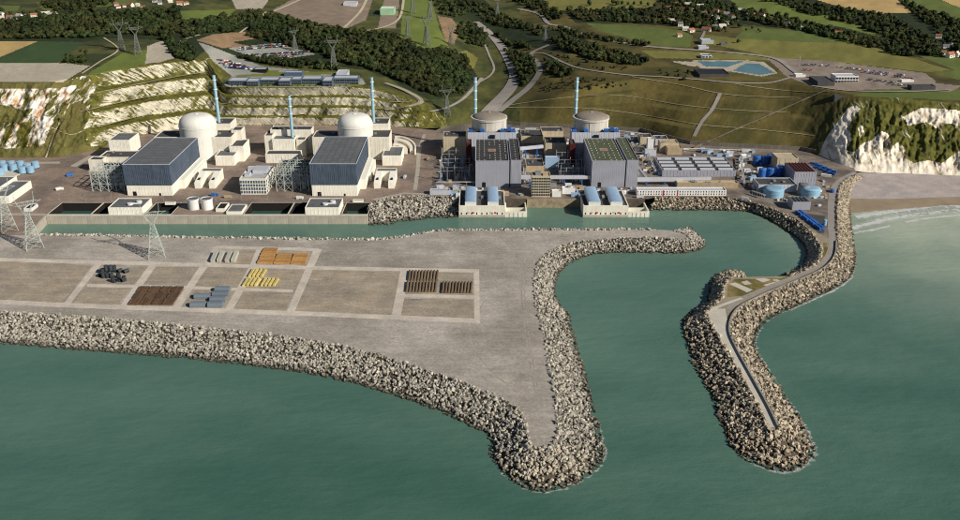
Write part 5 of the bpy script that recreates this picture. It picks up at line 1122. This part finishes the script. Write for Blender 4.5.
# ---------------------------------------------------------------- stored goods on the platform
m_drum = M('dark_grey_coil', (58, 64, 68), rough=.5, var=.15, scale=.4, orand=.2); m_roll = M('blue_grey_sheet_metal', (112, 122, 132), rough=.4, var=.08, scale=.3, orand=.1); m_gold = M('yellow_beam_paint', (216, 198, 124), rough=.5, var=.2, scale=.4, orand=.2)
m_timber = M('orange_timber', (182, 138, 84), rough=.7, var=.2, scale=.4, orand=.2); m_rust = M('rusty_steel', (104, 76, 52), rough=.7, var=.25, scale=.3, orand=.25, col2=(84, 80, 74), c2s=.08); m_log = M('brown_pipe_coating', (116, 100, 80), rough=.6, var=.15, scale=.4, orand=.18); m_beam = M('concrete_beam', (186, 184, 172), var=.1, scale=.3, orand=.08)
def scaled(pos, d): return mpp(P(*pos)[1])
# orange timber stacks
def bundle(name, label, cat, c4, hgt, nb, mat, grp, layers=2, part='board', gap=.12, along=True):
    """stack of boards filling the quad c4 = near-left, near-right, far-right, far-left (ground points)"""
    a, b, c, d = [Vector(P(*q)) for q in c4]; o = thing(name, label, cat, (a.x, a.y, ZG), grp)
    for l in range(layers):
        z0 = hgt * l / layers + .04; z1 = hgt * (l + 1) / layers - .02
        for k in range(nb):
            t0, t1 = (k + gap / 2) / nb, (k + 1 - gap / 2) / nb; j = random.uniform(-.02, .02)
            if along: q = [a.lerp(d, t0).lerp(b.lerp(c, t0), j), a.lerp(d, t0).lerp(b.lerp(c, t0), 1 + j), a.lerp(d, t1).lerp(b.lerp(c, t1), 1 + j), a.lerp(d, t1).lerp(b.lerp(c, t1), j)]
            else: q = [a.lerp(b, t0).lerp(d.lerp(c, t0), j), a.lerp(b, t1).lerp(d.lerp(c, t1), j), a.lerp(b, t1).lerp(d.lerp(c, t1), 1 + j), a.lerp(b, t0).lerp(d.lerp(c, t0), 1 + j)]
            MB().prism([(v.x - a.x, v.y - a.y) for v in q], z0, z1).build(part, mat, o)
    return o
Z7 = lambda x, y: (180 + x / 6.5, 235 + y / 6.5)
for c4, lab in ((((500,188),(603,190),(616,152),(520,150)), 'nearest of the three orange timber stacks in the left column'), (((520,148),(616,150),(626,120),(534,118)), 'middle orange timber stack of the left column'), (((535,116),(627,118),(637,92),(550,90)), 'farthest orange timber stack of the left column'),
                (((608,190),(714,191),(722,160),(622,158)), 'nearer orange timber stack of the middle column'), (((623,156),(722,158),(730,128),(636,126)), 'farther orange timber stack of the middle column'), (((716,192),(815,194),(826,160),(730,158)), 'nearer orange timber stack of the right column'), (((731,156),(826,158),(836,126),(742,124)), 'farther orange timber stack of the right column')):
    bundle('timber_stack', lab, 'timber stack', [Z7(*q) for q in c4], 1.6, 6, m_timber, 'orange timber stacks', 2)
for k in range(4):
    x = 200 + 40 * k + (12 if k > 1 else 0)
    c4 = [Z7(x, 180), Z7(x + 28, 180), Z7(x + 52, 122), Z7(x + 26, 122)]
    bundle('concrete_beam_stack', ('first', 'second', 'third', 'fourth')[k] + ' from the left of the pale concrete beam stacks', 'beam stack', c4, 3.6, 2, m_beam, 'pale concrete beam stacks', 2, 'beam', .06, False)
def yellow_row(x0, y0, n, lab):
    for k in range(n):
        a = Vector(P(*Z7(x0 + 26 * k, y0))); b = Vector(P(*Z7(x0 + 26 * k + 30, y0 - 48))); o = thing('yellow_beam', ORD[k] + ' from the left, ' + lab, 'beam', (a.x, a.y, ZG), lab + 's')
        v = b - a; MB().bar((0, 0, .9), (v.x, v.y, .9), 1.7, 1.2).build('web', m_gold, o); MB().bar((0, 0, 1.6), (v.x, v.y, 1.6), 2.1, .25).build('flange', m_gold, o); MB().bar((0, 0, .2), (v.x, v.y, .2), 2.5, .3).build('flange', m_gold, o)
yellow_row(450, 275, 4, 'yellow steel beam in the back row'); yellow_row(412, 335, 4, 'yellow steel beam in the front left row'); yellow_row(530, 335, 4, 'yellow steel beam in the front right row')
def sheet_roll(x0, x1, y, lab):
    a = Vector(P(*Z7(x0, y))); b = Vector(P(*Z7(x1, y))); L = b.x - a.x; o = thing('metal_tank_section', lab, 'tank section', (a.x, a.y, ZG), 'blue-grey rounded metal tank sections')
    r = 2.2; n = 12; pr = [(-3.6, .1)] + [(-3.6 * math.cos(math.pi * k / n), 2.2 + 1.9 * math.sin(math.pi * k / n)) for k in range(n + 1)] + [(3.6, .1)]
    m = len(pr); vs = [(0, y_, z_) for y_, z_ in pr] + [(L, y_, z_) for y_, z_ in pr]
    MB().add(vs, [(k, k + 1, m + k + 1, m + k) for k in range(m - 1)], False).add(vs, [tuple(range(m - 1, -1, -1)), tuple(range(m, 2 * m))]).build('shell', m_roll, o)
    for t in (.02, .5, .95): MB().box(L * t, L * t + .35, -3.75, 3.75, .05, .6).build('cradle', m_mach, o)
for k, (x0, x1, y) in enumerate(((185, 280, 462), (200, 300, 428), (215, 318, 393), (232, 328, 362), (72, 170, 462), (98, 195, 408))):
    sheet_roll(x0, x1, y, ('nearest', 'second', 'third', 'farthest')[k] + ' blue-grey rounded metal section in the right column' if k < 4 else ('nearer', 'farther')[k - 4] + ' blue-grey rounded metal section in the left column')
Z6 = lambda x, y: (90 + x / 8.66, 255 + y / 8.66)
names4 = ('first', 'second', 'third', 'fourth')
for i in range(4):
    for j in range(3):
        f0, f1 = i / 4 + .01, (i + 1) / 4 - .015; g0, g1 = j / 3 + .02, (j + 1) / 3 - .02
        def q(u, v): return Z6(325 + 395 * u + (105 - 0 * u) * v, 438 - 160 * v)
        bundle('steel_bar_stack', f'rusty bar stack, {("front", "middle", "back")[j]} row, {names4[i]} from the left', 'bar stack', [q(f0, g0), q(f1, g0), q(f1, g1), q(f0, g1)], 1.5, 5, m_rust, 'rusty bar stacks', 1, 'bar', .15, False)
dr = MB().cyl(0, 0, 0, 5.0, 1.9, 20).lathe(0, 0, [(1.9, 1.5), (2.02, 1.6), (2.02, 1.9), (1.9, 2.0)], 20, False).lathe(0, 0, [(1.9, 3.2), (2.02, 3.3), (2.02, 3.6), (1.9, 3.7)], 20, False).mesh('drum', m_drum)
for k, (x, y, z, lie) in enumerate(((85, 195, 0, 1), (120, 198, 0, 0), (155, 198, 0, 0), (190, 200, 0, 0), (110, 160, 0, 0), (145, 158, 3, 0), (185, 158, 3, 0), (215, 150, 2, 0), (240, 160, 0, 1), (205, 235, 0, 0), (250, 200, 0, 0), (270, 238, 0, 1), (295, 160, 0, 1), (300, 225, 0, 0), (225, 240, 0, 1))):
    c = P(*Z6(x, y)); o = link('steel_drum', dr, None, (c[0], c[1], ZG + z + (1.9 if lie else 0))); tag(o, 'dark grey drum in the jumbled heap near the pylon shadow', 'drum', 'heap of dark grey drums')
    o.rotation_euler = (0, math.pi / 2 if lie else random.uniform(-.06, .06), random.uniform(0, 3))
Z2 = lambda x, y: (300 + x / 3.69, 230 + y / 3.69)
def pipes(x0, x1, y0, y1, n, lab):
    for k in range(n):
        t = (k + .5) / n; a = Vector(P(*Z2(x0 + (x1 - x0) * t, y1))); b = Vector(P(*Z2(x0 + (x1 - x0) * t + 4, y0)))
        o = thing('coated_pipe', ORD[k] + ' from the left, ' + lab, 'pipe', (a.x, a.y, ZG), lab + 's'); v = b - a; w = (x1 - x0) / n / 3.69 * mpp(a.y) * .40
        MB().pipe((0, 0, w * .75 + .1), (v.x, v.y, w * .75 + .1), w, 12).build('pipe', m_log, o); MB().box(-w, w, v.y * .2, v.y * .2 + .6, 0, .1).build('bearer', m_tan, o); MB().box(-w, w, v.y * .8, v.y * .8 + .6, 0, .1).build('bearer', m_tan, o)
pipes(396, 510, 154, 188, 10, 'brown coated pipe in the back row'); pipes(388, 505, 194, 230, 10, 'brown coated pipe in the front left row'); pipes(520, 636, 196, 234, 10, 'brown coated pipe in the front right row')

# ---------------------------------------------------------------- buildings on the plateau
def hill_block(label, xl, xr, yb, yt, yk, wall, roof_, nwin=0, name='hilltop_office', cat='office'):
    p0 = tp(xl, yb); p1 = tp(xr, yb); zg = min(p0[2], p1[2]); Y0 = (p0[1] + p1[1]) / 2; X0, z1 = AD(xl, yt, Y0); X1, _ = AD(xr, yt, Y0); _, Y1 = P(xl, yk, z1)
    if Y1 < Y0 + 6: Y1 = Y0 + 12
    o, w, d, h, rz = block(name, label, cat, (X0, X1, Y0, Y1, zg - 3, z1), wall, roof_)
    if nwin:
        wm = MB().box(-w / nwin * .38, w / nwin * .38, -.3, .02, 0, max((h - 3) * .3, 1)).mesh('window', m_glass)
        for r_ in range(2):
            for k in range(nwin): link('window', wm, o, (w * (k + .5) / nwin, -.02, 3.4 + r_ * (h - 3) * .46))
    return o
m_ograf = M('pale_grey_render', (170, 174, 176), var=.06, scale=.1)
for a in (('glazed grey hilltop office at the left end of the terrace', 228, 246, 85, 80.5, 77, 8), ('grey hilltop office block jutting forward, left of the long one', 246, 258, 86, 81, 78, 5), ('long glazed grey hilltop office in the middle of the terrace', 259, 278, 84.5, 79.5, 76.5, 8), ('second jutting hilltop office with stepped roof', 278, 290, 86, 80.5, 77, 5),
          ('grey hilltop office right of the stepped one', 291, 301, 84.5, 79, 76, 5), ('grey hilltop office with dark window band', 301.5, 321, 84, 78.5, 75.5, 9), ('jutting hilltop office in front of the tall ridge roof', 322, 332, 86, 80.5, 76, 4), ('rightmost glazed hilltop office at the curved road', 333, 358, 84, 78, 75, 11)):
    hill_block(a[0], *a[1:6], M('office_glazing', (96, 110, 122), rough=.3, var=.12, scale=.1, spec=.5), m_lil2, a[6])
hill_block('tall pale sloping roof block behind the rightmost hilltop office', 336, 347, 78, 73, 69.5, m_lil2, m_lil2)
hill_block('grey hilltop shed behind the terrace lawn', 284, 302, 76, 72.3, 70.5, m_bglass, m_lil2); hill_block('dark-fronted hilltop shed beside the lower car park', 253, 266, 72.5, 69, 67, m_dark, m_lil2)
hill_block('white building with green base beside the clearing', 380, 394, 15, 8.5, 6, M('pale_green_wall', (150, 190, 150)), m_white, 0, 'factory', 'factory')
hill_block('low pale shed on the grey building ground', 343, 356, 6, 3, 1, m_lil2, m_lil2, 0, 'shed', 'shed')
hill_block('dark-roofed pavilion in front of the ponds', 700, 730, 77, 74, 68.5, m_rdark, M('blackish_roof', (40, 40, 44)), 0, 'pavilion', 'pavilion'); hill_block('small white house behind the ponds', 702, 712, 58, 55.5, 53.5, m_white, m_rgrey, 3, 'pond_house', 'house')
hill_block('white striped office beside the cliff-top car park', 836, 859, 82, 76, 73, m_white, m_lil2, 8, 'office_block', 'office'); hill_block('dark low building left of the white striped office', 818, 835, 86, 81.5, 76, m_rdark, m_rdark, 0, 'workshop', 'workshop'); hill_block('white entrance canopy beside the mast', 796, 806, 77, 74.5, 73, m_white, m_white, 0, 'canopy', 'canopy')
hill_block('dark low shed at the right end of the cliff-top car park', 912, 936, 90, 86, 84, m_rdark, m_rdark, 0, 'shed', 'shed'); hill_block('white hut at the right end of the cliff-top car park', 902, 914, 82, 80, 79, m_white, m_white, 0, 'hut', 'hut'); hill_block('small dark lookout above the white cliff', 835, 848, 98, 95.5, 94, m_rdark, m_rdark, 0, 'lookout', 'hut')
hill_block('pale green farm building beside the village lane', 702, 714, 44, 40, 38, m_green, m_lil2, 0, 'farm_building', 'barn'); hill_block('grey flat farm shed below the green one', 699, 709, 49, 46.5, 45, m_lil2, m_lil2, 0, 'farm_building', 'barn'); hill_block('dark shed among the fields near the village', 721, 728, 45, 43, 42, m_rgrey, m_rgrey, 0, 'farm_building', 'barn')
# inclined stairway up the hillside
o = thing('inclined_gallery', 'long straight inclined stair gallery climbing the grassy hillside', 'stairway'); N = 16
pts = [tp(693 + (826 - 693) * k / N, 149 + (91 - 149) * k / N, 2.2) for k in range(N + 1)]
for k in range(N): MB().bar(pts[k], pts[k + 1], 2.6, 1.6).build('gallery_section', M('dark_brown_gallery', (110, 98, 82)), o)
for k in range(1, N): MB().box(pts[k][0] - .5, pts[k][0] + .5, pts[k][1] - .5, pts[k][1] + .5, pts[k][2] - 8, pts[k][2] - .8).build('post', m_dark, o)

# village houses
m_rt = [M('orange_tiles', (150, 100, 76), var=.15, scale=.4, orand=.15), M('brown_tiles', (120, 84, 66), var=.15, scale=.4, orand=.15), M('slate_tiles', (104, 104, 112), var=.12, scale=.4, orand=.15), M('pale_roof_sheet', (196, 188, 178), var=.1, scale=.4, orand=.1)]
m_hw = M('white_house_wall', (228, 222, 208), var=.06, scale=.4, orand=.08)
HWm = MB().add([(-5.5, -4, -2), (5.5, -4, -2), (5.5, 4, -2), (-5.5, 4, -2), (-5.5, -4, 5), (5.5, -4, 5), (5.5, 4, 5), (-5.5, 4, 5), (-5.5, 0, 8.4), (5.5, 0, 8.4)], [(0, 1, 5, 4), (2, 3, 7, 6), (1, 2, 6, 9, 5), (3, 0, 4, 8, 7)]).mesh('wall', m_hw)
HRm = [MB().add([(-6, -4.6, 4.6), (6, -4.6, 4.6), (6, 0, 8.8), (-6, 0, 8.8), (6, 4.6, 4.6), (-6, 4.6, 4.6), (-6, -4.6, 4.3), (6, -4.6, 4.3), (6, 0, 8.5), (-6, 0, 8.5), (6, 4.6, 4.3), (-6, 4.6, 4.3)], [(0, 1, 2, 3), (3, 2, 4, 5), (0, 6, 7, 1), (7, 8, 2, 1), (8, 10, 4, 2), (10, 11, 5, 4), (11, 9, 3, 5), (9, 6, 0, 3), (6, 9, 8, 7), (9, 11, 10, 8)]).mesh('roof', m) for m in m_rt]
HCm = MB().box(2.5, 3.4, .3, 1.2, 7, 10).mesh('chimney', m_rt[1])
HWin = MB().box(-.7, .7, -4.12, -3.98, 1.2, 3).mesh('window', m_glass)
rh = random.Random(9)
def houses(spots, label, grp, sc=1.0):
    for a, b in spots:
        p = tp(a, b); ri = rh.randrange(4); o = thing('house', label + ', ' + ('orange', 'brown', 'slate', 'pale')[ri] + ' roof', 'house', p, grp, rh.uniform(-.9, .9)); s = sc * rh.uniform(.8, 1.25); s *= .8; o.scale = (s * rh.uniform(.9, 1.5), s, s)
        link('wall', HWm, o); r = link('roof', HRm[ri], o); link('chimney', HCm, r)
        for x in (-3, 0, 3): link('window', HWin, o, (x, 0, 0))
houses([(2, 19), (10, 18.5), (14, 19.5), (20, 18), (27, 17.5), (34, 16.5), (40, 17), (46, 15.5), (51, 16.5), (58, 14), (2, 15)], 'white house in the hamlet at the left edge', 'hamlet at the left edge')
houses([(118, 8), (124, 7), (131, 6.5), (138, 6), (143, 8), (116, 6)], 'white house on the far meadow near the top left', 'far meadow houses'); houses([(155, 2), (160, 4), (170, 2.5), (180, 5), (186, 4.5)], 'small roofed house along the wood edge at the top', 'wood edge houses')
houses([(664, 2), (670, 1), (668, 9), (676, 5), (682, 11), (688, 6), (694, 11), (700, 8), (704, 14), (709, 18), (716, 20), (722, 14), (726, 16), (731, 18), (727, 24), (722, 28), (714, 29), (710, 31), (706, 31), (716, 12), (735, 20)], 'village house among trees at the top right of centre', 'village at the top')
houses([(680, 26), (685, 30), (691, 32), (676, 24), (671, 22)], 'white house along the hedge right of the long green field', 'houses along the hedge'); houses([(679, 36.5)], 'lone pale house standing in the green field', None, 1.2)
houses([(741, 12), (746, 16), (755, 16), (762, 17), (774, 22), (783, 25), (786, 26), (800, 29), (808, 30), (822, 32), (838, 35)], 'white house strung along the tree belt on the right', 'houses along the tree belt')
houses([(938, 38), (946, 41), (952, 44), (955, 47), (943, 55), (950, 57), (957, 56), (934, 48), (946, 48)], 'white house in the hamlet at the right edge', 'hamlet at the right edge')

# cars
def car_mesh(nm, mat):
    mb = MB(); pr = [(-2.1, .3), (2.1, .3), (2.1, .8), (1.3, .95), (.7, 1.45), (-1.1, 1.45), (-1.9, .95), (-2.1, .8)]; n = len(pr)
    mb.add([(x, -.85, z) for x, z in pr] + [(x, .85, z) for x, z in pr], [(k, (k + 1) % n, n + (k + 1) % n, n + k) for k in range(n)] + [tuple(range(n - 1, -1, -1)), tuple(range(n, 2 * n))])
    for x in (-1.3, 1.3):
        for y in (-.9, .75): mb.pipe((x, y, .33), (x, y + .15, .33), .33, 8)
    return mb.mesh(nm, mat)
m_car = [M('car_' + n_, c, rough=.3, var=0, spec=.6) for n_, c in (('white', (225, 225, 225)), ('silver', (150, 154, 158)), ('red', (150, 30, 30)), ('blue', (40, 66, 120)), ('black', (34, 34, 38)), ('green', (60, 90, 74)))]
CM = [car_mesh('parked_car', m) for m in m_car]; rc = random.Random(21)
def cars(rows, label, grp):
    for (a0, b0), (a1, b1), n, rz in rows:
        for k in range(n):
            if rc.random() < .2: continue
            t = (k + .5) / n; p = tp(a0 + (a1 - a0) * t, b0 + (b1 - b0) * t, .9); ci = rc.randrange(6); small('parked_car', CM[ci], label.replace('small car', 'small ' + ('white', 'silver', 'red', 'blue', 'black', 'green')[ci] + ' car'), 'car', p, rz, grp, 1.15)
cars([((800, 65), (830, 66), 9, 1.5), ((834, 67), (905, 76), 24, 1.5), ((860, 72), (915, 80), 20, 1.5), ((862, 79), (900, 84), 14, 1.5), ((800, 70), (812, 71), 5, 1.5), ((884, 84), (915, 87), 10, 1.5)], 'small car parked in the cliff-top car park', 'cars in the cliff-top car park')
cars([((217, 60.5), (236, 62.5), 14, 1.2), ((218, 62.3), (240, 64.4), 16, 1.2), ((219, 64), (246, 66.5), 18, 1.2), ((222, 66), (249, 68.2), 18, 1.2), ((225, 68), (252, 69.8), 16, 1.2)], 'small car parked on the lower terrace left of the offices', 'cars on the lower terrace')
cars([((240, 48.3), (286, 44.3), 30, 1.3), ((236, 50.5), (288, 46.3), 30, 1.3), ((246, 55.5), (310, 52), 34, 1.3), ((255, 57.5), (304, 54.3), 28, 1.3), ((262, 59.5), (296, 56.7), 20, 1.3)], 'small car parked on the upper terrace behind the offices', 'cars on the upper terrace')
# sheep-sized white dots in the meadow
# ---------------------------------------------------------------- trees
m_leaf = M('leaf_green', (47, 58, 30), rough=.8, var=.4, scale=.012, fine=.25, col2=(64, 65, 34), c2s=.015, c2lo=.46, c2hi=.62, tone=True, spec=.15); m_leafS = M('tree_leaf_green', (50, 62, 28), rough=.8, var=.25, scale=.3, tone=True, orand=.2, spec=.15); m_bark = M('bark', (84, 70, 54), var=.2, scale=.5)
def ico1():
    t = (1 + 5 ** .5) / 2
    v = [np.array(q, float) / np.linalg.norm(q) for q in [(-1, t, 0), (1, t, 0), (-1, -t, 0), (1, -t, 0), (0, -1, t), (0, 1, t), (0, -1, -t), (0, 1, -t), (t, 0, -1), (t, 0, 1), (-t, 0, -1), (-t, 0, 1)]]
    f = [tuple(q) for q in TI[0][1]]; mid = {}; out = []
    def m(a, b):
        k = (min(a, b), max(a, b))
        if k not in mid: c = v[a] + v[b]; v.append(c / np.linalg.norm(c)); mid[k] = len(v) - 1
        return mid[k]
    for a, b, c in f: x, y, z = m(a, b), m(b, c), m(c, a); out += [(a, x, z), (b, y, x), (c, z, y), (x, y, z)]
    return np.array(v), out
ICV, ICF = ico1()
def crown_tmpl(seed, n=34):
    """a lumpy crown of leaf-clump facets with loose sprays of leaves round it"""
    r = np.random.default_rng(seed); lob = r.normal(size=(6, 3)); lob /= np.linalg.norm(lob, axis=1)[:, None]
    bulge = np.max(ICV @ lob.T, axis=1); rad = .52 + .34 * np.clip(bulge, 0, 1) ** 2 + r.uniform(-.10, .10, len(ICV))
    V = list(ICV * rad[:, None] * np.array([1, 1, .92])); Fq = [(a, b, c, c) for a, b, c in ICF]; Fq = []
    keep = r.random(len(ICF)) < .93
    T3 = [f for f, k in zip(ICF, keep) if k]
    for k in range(n):
        i = r.integers(len(ICV)); d = ICV[i]
        p = d * rad[i] * r.uniform(.95, 1.18); s = r.uniform(.10, .20); nrm = d + r.normal(0, .6, 3); nrm /= np.linalg.norm(nrm); a = np.cross(nrm, r.normal(size=3)); a /= np.linalg.norm(a); b = np.cross(nrm, a)
        i = len(V); V += [p + s * a, p + s * b, p - s * a, p - s * b * 1.1]; T3 += [(i, i + 1, i + 2), (i, i + 2, i + 3)]
    return np.array(V), np.array(T3)
TT = [crown_tmpl(100 + k) for k in range(10)]
def forest_mesh(name, C, R, seed, mat):
    r = np.random.default_rng(seed); n = len(C); k = r.integers(0, len(TT), n); V = []; Fs = []; to = []; o = 0; an = r.uniform(0, 6.28, n); ca, sa = np.cos(an), np.sin(an)
    for t, (b, f) in enumerate(TT):
        w = np.nonzero(k == t)[0]
        if not len(w): continue
        x = ca[w, None] * b[None, :, 0] - sa[w, None] * b[None, :, 1]; y = sa[w, None] * b[None, :, 0] + ca[w, None] * b[None, :, 1]; z = np.repeat(b[None, :, 2], len(w), 0) * 1.0 + .75
        v = np.stack([x, y, z], -1) * R[w][:, None, None] + C[w][:, None, :]
        V.append(v.reshape(-1, 3)); Fs.append((f[None] + (o + np.arange(len(w)) * len(b))[:, None, None]).reshape(-1, 3)); o += len(w) * len(b)
        to.append((np.repeat(r.uniform(.6, 1.3, len(w)), len(f)) * r.uniform(.85, 1.15, len(w) * len(f))))
    return raw_mesh(name, np.concatenate(V), np.concatenate(Fs), mat, np.concatenate(to))
def wood(name, label, polys, dens, size, seed):
    r = np.random.default_rng(seed); C = []
    for p in polys:
        xs = [q[0] for q in p]; ys = [q[1] for q in p]; area = (max(xs) - min(xs)) * (max(ys) - min(ys)); n = int(area * dens)
        a = r.uniform(min(xs), max(xs), n); b = r.uniform(min(ys), max(ys), n); w = inpoly(a, b, p) & (fbm(a * .09, b * .3, 3) > -.42); C.append(TP(a[w], b[w]))
    C = np.concatenate(C); R = size * np.clip(r.lognormal(-.1, .33, len(C)), .4, 1.7)
    return stuff(link(name, forest_mesh(name, C, R, seed + 1, m_leaf)), label, 'wood')
wood('wood', 'dark wood along the plateau above the tan and green fields', [[(-60,23),(40,20),(62,16),(80,10),(112,12),(160,14),(182,24),(172,44),(160,36),(110,34),(88,38),(-60,40)], [(160,34),(172,42),(194,60),(186,62),(174,58)], [(184,42),(196,52),(190,60),(180,46)], [(36,4),(60,0),(115,0),(112,5),(80,9),(60,12)], [(150,12),(178,8),(182,20),(160,16)], [(190,22),(238,16),(262,12),(250,22),(236,32),(200,34),(184,40),(182,26)]], .34, 4.8, 41)
wood('wood', 'broad dark wood between hilltop offices and the valley road', [[(252,30),(272,14),(300,22),(345,31),(372,32),(398,36),(402,41),(425,51),(450,50),(466,58),(470,70),(462,92),(440,97),(425,93),(405,84),(388,76),(366,68),(340,62),(318,53),(290,46),(262,40),(248,36)], [(246,24),(262,16),(268,20),(254,30)], [(232,56),(262,64),(300,68),(340,71),(338,66),(300,62),(262,60)]], .36, 4.6, 43)
wood('wood', 'dark tree belt following the valley road', [[(432,0),(478,0),(500,14),(530,24),(545,30),(540,36),(520,30),(500,26),(482,22),(476,12),(452,18),(440,14)], [(458,22),(474,24),(486,36),(488,48),(470,46),(456,34)], [(486,28),(506,40),(530,46),(532,50),(512,48),(500,42)], [(504,50),(530,56),(536,72),(524,88),(516,80),(514,66)], [(545,28),(560,28),(600,38),(652,44),(648,47),(620,44),(580,38)], [(552,38),(566,36),(590,46),(610,50),(640,56),(650,62),(640,66),(610,62),(590,60),(572,52),(556,48)], [(545,60),(560,66),(575,74),(560,78),(546,72)]], .30, 4.2, 47)
wood('wood', 'dark hedge wood behind the long green field', [[(566,10),(600,9),(652,10),(690,14),(728,20),(726,32),(700,30),(690,26),(640,23),(580,21)], [(660,0),(690,-2),(724,6),(740,12),(736,22),(726,24),(700,18),(668,10)], [(505,-2),(540,-2),(548,6),(562,14),(556,22),(545,18),(524,6)]], .27, 4.4, 53)
wood('wood', 'long dark tree belt slanting across the fields on the right', [[(742,10),(782,16),(800,22),(850,34),(892,44),(912,52),(914,58),(900,56),(860,45),(800,31),(745,20)], [(768,0),(800,2),(846,10),(884,16),(900,22),(930,40),(942,52),(930,58),(910,50),(892,40),(850,24),(800,12)], [(896,0),(912,4),(930,12),(960,22),(990,30),(990,60),(960,58),(944,40),(916,16)], [(740,-3),(768,-3),(790,0),(768,2)]], .29, 4.4, 59)
wood('scrub', 'low green scrub on the grassy hillside', [[(540,50),(560,54),(600,62),(640,70),(600,70),(560,62)], [(536,80),(560,76),(600,80),(640,84),(600,90),(545,92)], [(450,66),(474,66),(478,80),(462,96),(452,92)], [(640,66),(690,72),(696,82),(660,76)], [(60,56),(88,50),(88,62),(66,64)]], .06, 2.2, 61)
TM = []
for k in range(6):
    b, f = TT[k]; v = b.copy(); v[:, 2] += 1.0; TM.append(raw_mesh('crown', v * 5.0, f, m_leafS, np.random.default_rng(k).uniform(.8, 1.2, len(f))))
TRm = MB().cyl(0, 0, -.5, 4.4, .55, 8, .3).bar((0, 0, 3), (1.6, .4, 5.4), .28).bar((0, 0, 2.6), (-1.4, .8, 5.2), .26).bar((0, 0, 3.2), (.2, -1.5, 5.6), .24).mesh('trunk', m_bark); rt = random.Random(5)
def trees(spots, label, grp, sc=1.0):
    for a, b in spots:
        p = tp(a, b); o = thing('tree', label, 'tree', p, grp, rt.uniform(0, 6)); s = sc * rt.uniform(.75, 1.25); o.scale = (s, s, s * rt.uniform(.9, 1.15)); link('trunk', TRm, o); link('crown', rt.choice(TM), o)
trees([(68 + 2.6 * k, 63 - .9 * (k % 3)) for k in range(8)], 'dark round tree in the scrub beside the dark crop field', 'trees beside the dark crop field')
trees([(589, 5), (590, 6), (613, 4), (617, 5), (622, 4.5), (628, 5), (634, 5), (641, 5), (648, 6), (655, 7)], 'tree standing in the far meadow behind the hedge wood', 'far meadow trees')
trees([(662 + 2.1 * k, 3 + (k * 7) % 26) for k in range(38)], 'garden tree between the village houses', 'village garden trees')
trees([(2 + 4.4 * k, 13 + (k * 5) % 8) for k in range(14)], 'garden tree in the hamlet at the left edge', 'left hamlet trees'); trees([(928 + 2.6 * k, 40 + (k * 7) % 18) for k in range(13)], 'garden tree in the hamlet at the right edge', 'right hamlet trees')
trees([(742 + 5 * k, 13 + 1.3 * k + (k % 3)) for k in range(18)], 'garden tree beside the houses of the tree belt', 'tree belt garden trees')
trees([(96, 4), (100, 5), (104, 4), (134, 11), (142, 13), (146, 12)], 'lone tree on the far meadow near the top left', 'far left meadow trees', 1.1)
trees([(738, 43), (746, 31), (752, 29), (758, 31), (760, 32)], 'hedge tree round the small paddock near the village', 'paddock trees', .7)
trees([(232 + 6 * k, 86.3) for k in range(20) if k not in (3, 4, 8, 9, 15)], 'small shrub in front of the hilltop offices', 'office shrubs', .32)
